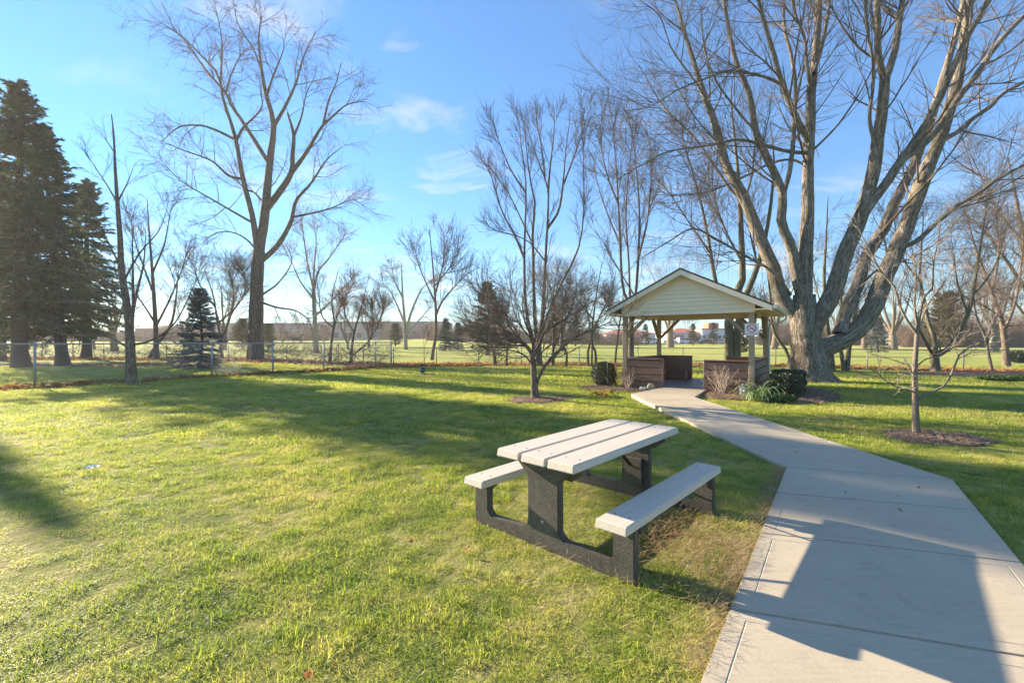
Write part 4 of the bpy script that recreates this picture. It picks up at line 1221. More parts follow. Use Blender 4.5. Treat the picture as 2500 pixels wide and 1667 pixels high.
bs = [(488, 24.2, 1.0, 'blue-grey spruce standing behind the left fence'),
      (2144, 56, 1.0, 'young blue spruce in the park right of the huge maple'),
      (1088, 58, 0.95, 'left one of two small dark-blue spruces in the park'),
      (1118, 60, 0.85, 'right one of two small dark-blue spruces in the park'),
      (2428, 58, 0.45, 'tiny silver-blue spruce near the right edge of the park')]
for k, (px, d, s, lab) in enumerate(bs):
    place_tree(BLU, 'blue_spruce', lab, gp(px, d), s, k * 1.3, 'blue spruces', cat='spruce')
CED = conifer_meshes(204, 8.2, 3.6, 0.5, 'needle_yellow', 'bark_moss', 330, 9, 11, 0.05, 0.17, 0.04, 0.25, 0.48, 0.35, 0.05)
CED2 = conifer_meshes(205, 7.0, 2.2, 0.4, 'needle_far', 'bark_moss', 220, 9, 10, 0.1, 0.16, 0.04, 0.2, 0.7, 0.2, 0.1)
place_tree(CED, 'rounded_evergreen', 'large rounded yellow-green evergreen behind the forked tree', gp(2312, 58), 0.92, 0.3, cat='evergreen')
place_tree(CED, 'rounded_evergreen', 'dark rounded evergreen just right of the vine-wrapped trunk', gp(655, 62), 0.42, 1.3, cat='evergreen')
place_tree(CED, 'rounded_evergreen', 'dull rounded evergreen just left of the vine-wrapped trunk', gp(592, 60), 0.5, 2.3, cat='evergreen')
place_tree(CED, 'rounded_evergreen', 'rounded olive evergreen beside the open tree', gp(965, 74), 0.45, 0.8, cat='evergreen')
place_tree(CED2, 'narrow_evergreen', 'brown-green evergreen behind the left side of the bushy lawn tree', gp(1190, 46), 1.08, 0.2, cat='evergreen')
place_tree(CED, 'yew_tree', 'shaggy yellow-green yew seen through the right half of the gazebo', gp(1806, 47), 0.42, 0.2, cat='evergreen')
for k, (px, d, s, lab) in enumerate([(1576, 112, 0.75, 'dark far evergreen just right of the left gazebo post'), (1692, 108, 0.75, 'far evergreen before the white plaza in the gazebo frame'),
                                     (1742, 112, 0.8, 'far evergreen beside the mossy twin trunk inside the gazebo frame'), (1405, 96, 0.95, 'far pine right of the fan tree trunk'),
                                     (1455, 104, 0.8, 'far dark pine behind the three-legged tree'), (1362, 90, 1.0, 'far pine behind the fan tree'), (1868, 100, 0.8, 'far evergreen right of the gazebo sign')]):
    place_tree(CED2, 'narrow_evergreen', lab, gp(px, d), s, k * 0.9, 'far evergreens before the plaza', cat='evergreen')

# ---- far scrub along the horizon, one mass
def far_scrub():
    rng = np.random.default_rng(300)
    a = Acc()
    segs = [(-40, 480, 125, 2, 5), (440, 800, 136, 2, 5.5), (800, 1060, 172, 3, 8), (1440, 1560, 118, 1.5, 3.5), (1040, 1480, 135, 4, 9), (1850, 2300, 120, 4, 10), (2200, 2560, 95, 4, 10)]
    for x0, x1, d, h0, h1 in segs:
        n = int((x1 - x0) * 10)
        px = rng.uniform(x0, x1, n); dd = d * rng.uniform(0.9, 1.12, n)
        x = (px - 1250) / F * dd
        hh = rng.uniform(h0, h1, n) * (0.65 + 0.35 * np.sin(px * 0.05) * np.sin(px * 0.017 + 1))
        K = 4
        P = np.zeros((n, K, 3)); P[:, 0] = np.stack([x, dd, zt(x, dd)], -1)
        dv = unit(np.stack([rng.normal(0, 0.35, n), rng.normal(0, 0.35, n), np.ones(n)], -1))
        for j in range(1, K):
            dv = unit(dv + rng.normal(0, 0.16, (n, 3)))
            P[:, j] = P[:, j - 1] + dv * (hh / (K - 1))[:, None]
        R = np.linspace(0.06, 0.015, K)[None] * np.ones((n, 1))
        a.tubes(P, R, 3)
        cp, cr = grow(P, R, n * 4, 0.8, 2.4, 45, 0.05, 0.15, 3, 0.6, 0.2, 0.014, rng)
        a.tubes(cp, cr, 3)
    link('far_woods', a.mesh('far_woods', M['twig_warm']), kind='stuff', label='brown bare scrub and woods along the horizon')


far_scrub()

# ------------------------------------------------------------------ chain-link fences
def fence(name, label, pts, h, pr, wire_r, pitch, mat_post, mat_wire, spacing=3.0):
    P = [np.array(p, float) for p in pts]
    root = thing(name, label, 'fence', (P[0][0], P[0][1], 0))
    o = np.array([P[0][0], P[0][1], 0])
    posts = []
    for a, b in zip(P[:-1], P[1:]):
        L = np.linalg.norm(b - a); n = max(1, round(L / spacing))
        posts += [a + (b - a) * i / n for i in range(n)]
    posts.append(P[-1])
    bm = bmesh.new(); bmesh.ops.create_cone(bm, cap_ends=True, segments=10, radius1=pr, radius2=pr, depth=h + 0.1)
    bmesh.ops.translate(bm, verts=bm.verts, vec=(0, 0, (h + 0.1) / 2 - 0.06))
    r = bmesh.ops.create_uvsphere(bm, u_segments=8, v_segments=5, radius=pr * 1.25)
    bmesh.ops.translate(bm, verts=r['verts'], vec=(0, 0, h + 0.05))
    pm = bmesh_mesh('post', bm, M[mat_post], smooth=True)
    for p in posts:
        link('post', pm, root, (p[0] - o[0], p[1] - o[1], float(zt(p[0], p[1]))))
    ra = Acc()
    rp = np.array([[p[0], p[1], float(zt(p[0], p[1])) + h] for p in posts])
    for a, b in zip(rp[:-1], rp[1:]):
        ra.tubes(np.array([[a, (a + b) / 2 - [0, 0, 0.008], b]]), np.full((1, 3), pr * 0.72), 8)
    link('top_rail', ra.mesh('top_rail', M[mat_post], o), root)
    wa = Acc()
    for a, b in zip(rp[:-1], rp[1:]):
        L = np.linalg.norm((b - a)[:2]); hh = h - 0.04
        s0 = np.arange(-hh, L, pitch)
        for sgn in (1, -1):
            lo, hi = np.maximum(s0, 0), np.minimum(s0 + hh, L)
            k = hi > lo + 0.01; l, r_ = lo[k], hi[k]; ss = s0[k]
            zl, zr = (l - ss), (r_ - ss)
            if sgn < 0: zl, zr = hh - zl, hh - zr
            u_ = (b - a) / L
            A = a[None] + u_[None] * l[:, None]; A[:, 2] += zl - h + 0.02
            B = a[None] + u_[None] * r_[:, None]; B[:, 2] += zr - h + 0.02
            nrm = np.array([-u_[1], u_[0], 0]) * 0.002 * sgn
            wa.tubes(np.stack([A + nrm, B + nrm], 1), np.full((len(A), 2), wire_r), 3)
    link('wire_mesh', wa.mesh('wire_mesh', M[mat_wire], o), root, kind='stuff')
    return posts


near_pts = [(-21.0, 9.3), (-16.3, 14.9), (-13.0, 18.9), (-9.75, 22.6), (-8.0, 25.6), (-7.6, 27.5)]
fence('chain_link_fence', 'galvanised chain-link fence with thick pale posts running in from the left edge', near_pts, 1.5, 0.036, 0.0022, 0.075, 'galv', 'galv', 2.6)
back_r = [(-7.55, 27.8), (-4.9, 28.3), (0.6, 28.0), (8, 27.7), (16.2, 26.8), (19.8, 24.3), (23.4, 22.6), (31, 19)]
fence('chain_link_fence', 'low dull chain-link fence along the park edge behind the gazebo', back_r, 1.14, 0.028, 0.002, 0.075, 'galv_dull', 'galv_dull', 3.0)
back_l = [(-52, 38.5), (-29.3, 37.0), (-20.5, 35.6), (-14.4, 32.0), (-7.75, 27.9)]
fence('chain_link_fence', 'vine-grown chain-link fence far behind the spruces and vine-wrapped tree', back_l, 1.35, 0.028, 0.002, 0.08, 'galv_dull', 'galv_dull', 3.0)


def along(pts, n, rng, w):
    P = np.array(pts, float); seg = np.linalg.norm(np.diff(P, axis=0), axis=1); c = np.concatenate([[0], np.cumsum(seg)])
    s = rng.uniform(0, c[-1], n); i = np.clip(np.searchsorted(c, s) - 1, 0, len(seg) - 1)
    t = ((s - c[i]) / seg[i])[:, None]
    q = P[i] * (1 - t) + P[i + 1] * t
    d = unit(P[i + 1] - P[i]); nr = np.stack([-d[:, 1], d[:, 0]], -1)
    return q + nr * w(n)[:, None]


# creepers on the far-left fence
def creeper():
    rng = np.random.default_rng(310); a = Acc()
    n = 1500
    q = along(back_l, n, rng, lambda n: rng.normal(0.0, 0.12, n))
    K = 6; P = np.zeros((n, K, 3)); P[:, 0] = np.stack([q[:, 0], q[:, 1], zt(q[:, 0], q[:, 1]) + rng.uniform(0, 1.0, n)], -1)
    d = unit(np.stack([rng.normal(0, 0.8, n), rng.normal(0, 0.25, n), rng.uniform(0, 1.0, n)], -1))
    L = rng.uniform(0.4, 1.3, n)
    for j in range(1, K):
        d = unit(d + rng.normal(0, 0.3, (n, 3)) + np.array([0, 0, -0.1])); P[:, j] = P[:, j - 1] + d * (L / (K - 1))[:, None]
    a.tubes(P, np.full((n, K), 0.009), 3)
    m = 5000; i = rng.integers(0, n, m); k = rng.integers(0, K, m)
    A = unit(rng.standard_normal((m, 3))) * 0.04; B = unit(np.cross(A, rng.standard_normal((m, 3)))) * 0.028
    link('creeper', a.mesh('creeper', M['twig_dark']), kind='stuff', label='tangle of leafless creeper stems on the far-left fence')
    b = Acc(); b.cards(P[i, k] + rng.normal(0, 0.05, (m, 3)), A, B)
    link('creeper_leaves', b.mesh('creeper_leaves', M['twig_dark'], smooth=False), kind='stuff', label='withered leaves clinging to the fence creeper')


creeper()


# fallen leaves gathered along the fences
def leaf_cards(a, x, y, rng, size=0.055, lift=0.03):
    n = len(x)
    z = zt(x, y) + 0.015 + rng.random(n) ** 2 * lift
    ang = rng.uniform(0, 6.28, n); ln = size * rng.uniform(0.6, 1.4, n)
    A = np.stack([np.cos(ang), np.sin(ang), rng.normal(0.1, 0.45, n)], -1) * ln[:, None]
    B = unit(np.cross(A, np.stack([rng.normal(0, 0.5, n), rng.normal(0, 0.5, n), np.ones(n)], -1))) * (ln * 0.75)[:, None]
    C = np.stack([x, y, z], -1)
    # five-point leaf as two bent quads
    tip, tail = C + A, C - A
    l, r = C + B + [0, 0, 0.012], C - B + [0, 0, 0.012]
    a.cards(C, A, B)
    a.quads(np.stack([C - A * 0.2, l * 0.9 + tip * 0.1, C + A * 0.55 + B * 0.9, C + A * 0.35], 1))
    a.quads(np.stack([C - A * 0.2, C + A * 0.35, C + A * 0.55 - B * 0.9, r * 0.9 + tip * 0.1], 1))


def litter():
    rng = np.random.default_rng(320)
    a = Acc()
    n = 3600
    q = along(near_pts[:5], n, rng, lambda n: rng.normal(0.0, 0.16, n) - 0.04)
    dens = 0.5 + 0.5 * np.sin(q[:, 0] * 5.1) * np.sin(q[:, 0] * 1.9 + 0.5)
    q = q[rng.random(n) < np.clip(dens + 0.25, 0.12, 1)]
    leaf_cards(a, q[:, 0], q[:, 1], rng, 0.085, 0.14)
    link('fence_leaves', a.mesh('fence_leaves', M['dead_leaf'], smooth=False), kind='stuff', label='line of tan fallen leaves caught under the near fence')
    a = Acc()
    n = 11000
    q = along(back_r, n, rng, lambda n: np.abs(rng.normal(0.0, 1.6, n)) - 0.35)
    leaf_cards(a, q[:, 0], q[:, 1], rng, 0.075, 0.1)
    q = along(back_l, 8000, rng, lambda n: rng.normal(-0.5, 1.0, n))
    leaf_cards(a, q[:, 0], q[:, 1], rng, 0.085, 0.16)
    q = along([(-9.5, 25.2), (-5, 27.2), (-2, 27.6)], 3500, rng, lambda n: rng.normal(0.0, 0.45, n))
    leaf_cards(a, q[:, 0], q[:, 1], rng, 0.075, 0.16)
    link('leaf_litter', a.mesh('leaf_litter', M['dead_leaf'], smooth=False), kind='stuff', label='rusty leaf litter along the back fences')
    # bare brown earth strip under the back fence
    a = Acc()
    n = 2200
    q = along([(-30, 29.5), (-24, 29.0), (-16, 28.5)], n, rng, lambda n: rng.normal(0.0, 1.8, n))
    leaf_cards(a, q[:, 0], q[:, 1], rng, 0.05, 0.04)
    x = rng.uniform(-14, 6, 420); y = rng.uniform(1.5, 20, 420)
    k = ~blocked(x, y); leaf_cards(a, x[k], y[k], rng, 0.022, 0.05)
    t = rng.uniform(0, 6.5, 9); w = rng.uniform(0.05, 1.45, 9)
    e = BL[None] - D1[None] * t[:, None] + N1[None] * w[:, None]
    e2 = np.stack([rng.uniform(3.4, 4.9, 9), rng.uniform(5.6, 12, 9)], -1)
    e = np.concatenate([e, e2]); n0 = len(a.V); leaf_cards(a, e[:, 0], e[:, 1], rng, 0.017, 0.008)
    for V_ in a.V[n0:]: V_[:, 2] += 0.028 + 0.075 * np.clip((V_[:, 1] - 6) / 7.0, 0, 1)
    link('scattered_leaves', a.mesh('scattered_leaves', M['dead_leaf'], smooth=False), kind='stuff', label='few stray fallen leaves on lawn and under the spruces')


litter()


def earth_strip(pts_a, pts_b, name, label):
    """thin sheet of leaf-strewn earth lying just over the turf"""
    n = 60
    A = catmull(np.array([(*p, 0) for p in pts_a], float), n); B = catmull(np.array([(*p, 0) for p in pts_b], float), n)
    r = np.random.default_rng(9)
    V = []
    for t in np.linspace(0, 1, 7):
        Q = A * (1 - t) + B * t
        edge = 1 if t in (0, 1) else 0
        Q = Q + r.normal(0, 0.10, Q.shape) * [1, 1, 0]
        Q[:, 2] = zt(Q[:, 0], Q[:, 1]) + (0.008 if edge else 0.022)
        V.append(Q)
    V = np.concatenate(V)
    q = [(a * n + i, a * n + i + 1, (a + 1) * n + i + 1, (a + 1) * n + i) for a in range(6) for i in range(n - 1)]
    link(name, npmesh(name, V, q, M['mulch'], True), kind='structure', label=label)
    EARTH.append(list(map(tuple, A[:, :2])) + list(map(tuple, B[::-1, :2])))


EARTH = []
earth_strip([(-5.5, 27.2), (0.6, 27.3), (8, 27.0), (16.2, 26.0), (19.5, 23.6), (23, 21.8), (30, 18.2)], [(-5.5, 30.6), (0.6, 30.6), (8, 30.3), (17, 29.4), (21, 26.3), (24, 24.6), (31, 21)], 'leafy_earth', 'brown leafy earth under the back fence')
earth_strip([(-52, 36.8), (-29.5, 35.2), (-21, 33.8), (-15, 30.4), (-8.6, 26.4)], [(-52, 40), (-29, 38.6), (-20, 37.2), (-13.5, 33.2), (-5.6, 30.4)], 'leafy_earth', 'dark earth strip under the far-left fence')
earth_strip([(-36, 27), (-28, 27), (-20, 26.8)], [(-38, 31), (-28, 31), (-19, 29.8)], 'needle_earth', 'bare needle-covered earth below the spruces')

# ------------------------------------------------------------------ gazebo
def build_gazebo():
    a = GA
    yaw = math.atan2(U[1], U[0])
    g = thing('gazebo', 'open wooden gazebo with cream siding gable and brown slatted bench walls at the path end', 'gazebo', (GO[0], GO[1], 0), yaw)
    W, PB = M['post_wood'], 0.072
    for x, y in ((0, 0), (a, 0), (0, a), (a, a)):
        box('post', (x - PB, y - PB, -0.05), (x + PB, y + PB, 2.44), W, g, 0.008)
    # beams, wrapped in cream board
    zb0, zb1 = 2.44, 2.66
    for y in (0, a): box('beam', (-0.08, y - 0.08, zb0), (a + 0.08, y + 0.08, zb1), M['cream'], g)
    for x in (0, a): box('beam', (x - 0.078, 0.081, zb0 + 0.002), (x + 0.078, a - 0.081, zb1 - 0.002), M['cream'], g)
    # knee braces
    for x, sx in ((0, 1), (a, -1)):
        for y, sy in ((0, 1), (a, -1)):
            beam('brace', (x + sx * 0.06, y, 1.72), (x + sx * 0.80, y, 2.46), 0.09, 0.12, M['brace_wood'], g, up=(0, 1, 0))
            beam('brace', (x, y + sy * 0.06, 1.72), (x, y + sy * 0.80, 2.46), 0.09, 0.12, M['brace_wood'], g, up=(1, 0, 0))
    # roof
    pitch = 0.5; cx = a / 2; za = 3.80; ov = 0.54; fo = 0.38
    zr = lambda x: za - pitch * abs(x - cx)
    half = cx + ov
    for s in (-1, 1):
        bm = bmesh.new()
        prism_bm(bm, [(0, 0.0), (half * 1.0, -half * pitch), (half, -half * pitch + 0.05), (0, 0.055)], (cx, -fo - 0.02, za), (s, 0, 0), (0, 0, 1), (0, 1, 0), a + 2 * fo + 0.04)
        link('roof', bmesh_mesh('roof', bm, M['shingle'], bevel=0.005, seg=1), g)
        bm = bmesh.new()
        prism_bm(bm, [(0.01, -0.02), (half - 0.01, -half * pitch - 0.02), (half - 0.01, -half * pitch - 0.006), (0.01, -0.006)], (cx, -fo + 0.03, za), (s, 0, 0), (0, 0, 1), (0, 1, 0), a + 2 * fo - 0.06)
        link('soffit', bmesh_mesh('soffit', bm, M['cream']), g)
        # boxed eave below the side overhang
        xe = cx + s * half
        xi = cx + s * (cx + 0.082)
        ze = za - half * pitch
        box('eave_box', (min(xe, xi) + 0.012, -fo + 0.035, ze - 0.105), (max(xe, xi) - 0.012, a + fo - 0.035, ze - 0.075), M['cream'], g)
        box('eave_board', (xe - 0.012, -fo + 0.032, ze - 0.12), (xe + 0.012, a + fo - 0.032, ze + 0.0), M['cream_trim'], g)
        # rake boards front and back
        for y0, ny in ((-fo, 0), (a + fo - 0.03, 0)):
            bm = bmesh.new()
            prism_bm(bm, [(0.0, 0.0), (half, -half * pitch), (half, -half * pitch - 0.15), (0.0, -0.165)], (cx, y0, za + 0.0), (s, 0, 0), (0, 0, 1), (0, 1, 0), 0.03)
            link('rake_board', bmesh_mesh('rake_board', bm, M['cream_trim'], bevel=0.003, seg=1), g)
        # gutter: an open trough along the eave
        ga = Acc(); xg = xe + s * 0.075
        prof = [(-0.055, 0.05), (-0.055, -0.05), (0.0, -0.06), (0.04, -0.035), (0.058, 0.03), (0.062, 0.05)]
        vs = []
        for (p0, q0), (p1, q1) in zip(prof[:-1], prof[1:]):
            for off in (0.0, 0.004):
                vs.append([(xg + s * (p0 + off), -fo, ze - 0.035 + q0 + off), (xg + s * (p1 + off), -fo, ze - 0.035 + q1 + off), (xg + s * (p1 + off), a + fo, ze - 0.035 + q1 + off), (xg + s * (p0 + off), a + fo, ze - 0.035 + q0 + off)])
        for yy in (-fo, a + fo):
            vs.append([(xg + s * prof[0][0], yy, ze + 0.015), (xg + s * prof[1][0], yy, ze - 0.085), (xg + s * prof[3][0], yy, ze - 0.07), (xg + s * prof[5][0], yy, ze + 0.015)])
        ga.quads(vs)
        link('gutter', ga.mesh('gutter', M['cream_trim'], smooth=False), g)
    # downspout at the back right corner
    xe = cx + half + 0.075; ze = za - half * pitch - 0.09
    da = Acc()
    da.tubes(catmull([(xe, a + 0.20, ze), (xe, a + 0.2, ze - 0.10), (xe - 0.12, a + 0.17, ze - 0.2), (a + 0.2, a + 0.12, ze - 0.30), (a + 0.11, a + 0.04, ze - 0.42), (a + 0.11, a + 0.04, 0.15)], 26)[None], np.full((1, 26), 0.035), 10)
    link('downspout', da.mesh('downspout', M['cream_trim']), g)
    # gable siding, one board per course, lower edge proud of the board below
    ex = 0.128
    for y0, sy in ((-0.086, -1), (a + 0.086, 1)):
        z = 2.425
        while True:
            zt_ = min(z + ex + 0.004, za - 0.06)
            hb = (za - 0.03 - z) / pitch; ht = (za - 0.03 - zt_) / pitch
            hb, ht = min(hb, cx + 0.095), min(ht, cx + 0.095)
            if zt_ - z < 0.03: break
            bm = bmesh.new()
            f0, f1 = y0 + sy * 0.034, y0 + sy * 0.006
            vv = [(cx - hb, f0, z), (cx + hb, f0, z), (cx + ht, f1, zt_), (cx - ht, f1, zt_), (cx - hb, y0 - sy * 0.004, z), (cx + hb, y0 - sy * 0.004, z), (cx + ht, y0 - sy * 0.004, zt_), (cx - ht, y0 - sy * 0.004, zt_)]
            b = [bm.verts.new(v) for v in vv]
            for f in ((0, 1, 2, 3), (7, 6, 5, 4), (0, 4, 5, 1), (3, 2, 6, 7), (1, 5, 6, 2), (0, 3, 7, 4)): bm.faces.new([b[i] for i in f])
            bmesh.ops.recalc_face_normals(bm, faces=bm.faces[:])
            link('siding_board', bmesh_mesh('siding_board', bm, M['cream']), g)
            z += ex
    # deck
    n = 26; w = (a - 0.16) / n
    for i in range(n):
        box('deck_board', (-0.04, 0.06 + i * w + 0.003, 0.085), (a + 0.04, 0.06 + (i + 1) * w - 0.003, 0.12), M['deck'], g, 0.003)
    box('deck_rim', (-0.04, -0.05, -0.05), (a + 0.04, 0.055, 0.118), M['deck'], g)
    box('deck_rim', (-0.04, a - 0.095, -0.05), (a + 0.04, a + 0.05, 0.118), M['deck'], g)
    # bench walls: six panels of slats, each with a cap rail
    def panel(p0, p1, inward, open_end):
        p0, p1 = np.array(p0), np.array(p1)
        d = unit(p1 - p0); L = np.linalg.norm(p1 - p0); nin = np.array(inward, float)
        Mx = Matrix(((d[0], nin[0], 0, p0[0]), (d[1], nin[1], 0, p0[1]), (0, 0, 1, 0), (0, 0, 0, 1)))
        bm = bmesh.new()
        st = [0.05, L / 3, 2 * L / 3, L - 0.05]
        for k, s in enumerate(st):
            ww = 0.05 if k in (0, 3) else 0.02
            box_bm(bm, (s - ww, -0.026, 0.1), (s + ww, 0.026, 0.985), Mx)
        fr = link('bench_wall', bmesh_mesh('bench_wall', bm, M['brown_board']), g)
        ga_ = 0.034; z = 0.03; hs = 0.203
        for i in range(5):
            z1 = z + (hs if i < 4 else 0.985 - z)
            for s0, s1 in ((-0.055, -0.029), (0.029, 0.050)):
                q0, q1 = (z, z1) if s0 < 0 else (max(z - 0.11, 0.125), z1 - 0.11 if i < 4 else z1)
                if q1 - q0 < 0.04: continue
                if s0 > 0: q1 += 0.018 if i < 4 else 0
                bm = bmesh.new(); box_bm(bm, (0.0, s0, q0), (L, s1, q1), Mx)
                link('slat', bmesh_mesh('slat', bm, M['brown_board'], bevel=0.004, seg=1), fr)
            z = z1 + ga_
        bm = bmesh.new(); box_bm(bm, (-0.03, -0.085, 0.988), (L + 0.03, 0.085, 1.022), Mx)
        link('cap_rail', bmesh_mesh('cap_rail', bm, M['brown_board'], bevel=0.006, seg=1), fr)
        if open_end is not None:
            bm = bmesh.new()
            e = L + 0.014 if open_end else -0.014
            box_bm(bm, (e - 0.013, -0.06, 0.03), (e + 0.013, 0.06, 0.985), Mx)
            link('end_board', bmesh_mesh('end_board', bm, M['brown_board'], bevel=0.004, seg=1), fr)
    o1, o2 = 1.26, 2.54
    e = 0.076
    panel((e, 0), (o1, 0), (0, 1), True)
    panel((o2, 0), (a - e, 0), (0, 1), False)
    panel((e, a), (o1, a), (0, -1), True)
    panel((o2, a), (a - e, a), (0, -1), False)
    panel((0, e), (0, a - e), (1, 0), None)
    panel((a, e), (a, a - e), (-1, 0), None)
    # seats wrapping round inside each half
    for s in (0, 1):
        mx = (lambda x: x) if s == 0 else (lambda x: a - x)
        def bx(nm, x0, x1, y0, y1, z0, z1, par):
            X0, X1 = sorted((mx(x0), mx(x1)))
            return box(nm, (X0, y0, z0), (X1, y1, z1), M['brown_board'], par, 0.004)
        seat = bx('seat', 0.055, 0.50, 0.062, a - 0.062, 0.44, 0.47, g)
        bx('seat_board', 0.504, o1 - 0.12, 0.062, 0.50, 0.44, 0.47, seat)
        bx('seat_board', 0.504, o1 - 0.12, a - 0.50, a - 0.062, 0.44, 0.47, seat)
        for k in range(2):
            z0 = 0.125 + k * 0.16
            bx('seat_front', 0.455, 0.48, 0.52, a - 0.52, z0, z0 + 0.145, seat)
            bx('seat_front', 0.485, o1 - 0.14, 0.455, 0.48, z0, z0 + 0.145, seat)
            bx('seat_front', 0.485, o1 - 0.14, a - 0.48, a - 0.455, z0, z0 + 0.145, seat)
            bx('seat_front', o1 - 0.138, o1 - 0.118, 0.065, 0.48, z0, z0 + 0.145, seat)
            bx('seat_front', o1 - 0.138, o1 - 0.118, a - 0.48, a - 0.065, z0, z0 + 0.145, seat)
    return g, yaw


gazebo, GYAW = build_gazebo()


def text_mesh(body, size, mat, extrude=0.0015):
    cu = bpy.data.curves.new('lettering', 'FONT'); cu.body = body; cu.size = size; cu.align_x = 'CENTER'; cu.align_y = 'CENTER'; cu.extrude = extrude
    o = bpy.data.objects.new('lettering', cu); COL.objects.link(o)
    dg = bpy.context.evaluated_depsgraph_get()
    me = bpy.data.meshes.new_from_object(o.evaluated_get(dg))
    bpy.data.objects.remove(o); bpy.data.curves.remove(cu)
    me.name = 'lettering'; me.materials.clear(); me.materials.append(mat)
    return me


def build_sign():
    p = np.array(gz(GA + 0.01, -0.078))
    s = thing('no_smoking_sign', 'white square no smoking sign fixed to the right front gazebo post', 'sign', (p[0], p[1], 1.93), GYAW)
    box('plate', (-0.18, -0.010, -0.175), (0.18, 0.0, 0.175), M['white'], s, 0.004)
    a = Acc()
    ang = np.linspace(0, 2 * np.pi, 41)
    z0 = 0.035
    ring = np.stack([0.108 * np.cos(ang), np.full(41, -0.0125), z0 + 0.108 * np.sin(ang)], -1)
    vs = []
    for k in range(40):
        c0, s0, c1, s1 = math.cos(ang[k]), math.sin(ang[k]), math.cos(ang[k + 1]), math.sin(ang[k + 1])
        vs.append([(0.098 * c0, -0.0135, z0 + 0.098 * s0), (0.122 * c0, -0.0135, z0 + 0.122 * s0), (0.122 * c1, -0.0135, z0 + 0.122 * s1), (0.098 * c1, -0.0135, z0 + 0.098 * s1)])
    a.quads(vs)
    link('ring', a.mesh('ring', M['red'], smooth=False), s)
    beam('slash', (-0.075, -0.0150, z0 + 0.075), (0.075, -0.0150, z0 - 0.075), 0.021, 0.003, M['red'], s, 0, up=(0, 1, 0)).rotation_euler = (0, 0, 0)
    c = box('cigarette', (-0.072, -0.0128, z0 - 0.022), (0.045, -0.0104, z0 - 0.008), M['black'], s, 0)
    box('cigarette_tip', (0.05, -0.0128, z0 - 0.022), (0.068, -0.0104, z0 - 0.008), M['black'], s, 0)
    sa = Acc()
    for k in (0, 1):
        P = catmull([(0.058 + k * 0.014, -0.0122, z0 - 0.002), (0.05 + k * 0.014, -0.0122, z0 + 0.018), (0.036 + k * 0.014, -0.0122, z0 + 0.026), (0.03 + k * 0.014, -0.0122, z0 + 0.048)], 9)
        sa.tubes(P[None], np.full((1, 9), 0.0035), 4)
    link('smoke_line', sa.mesh('smoke_line', M['black']), s)
    t = link('lettering', text_mesh('NO SMOKING', 0.05, M['black']), s, (0, -0.0125, -0.125))
    t.rotation_euler = (math.pi / 2, 0, 0)


build_sign()

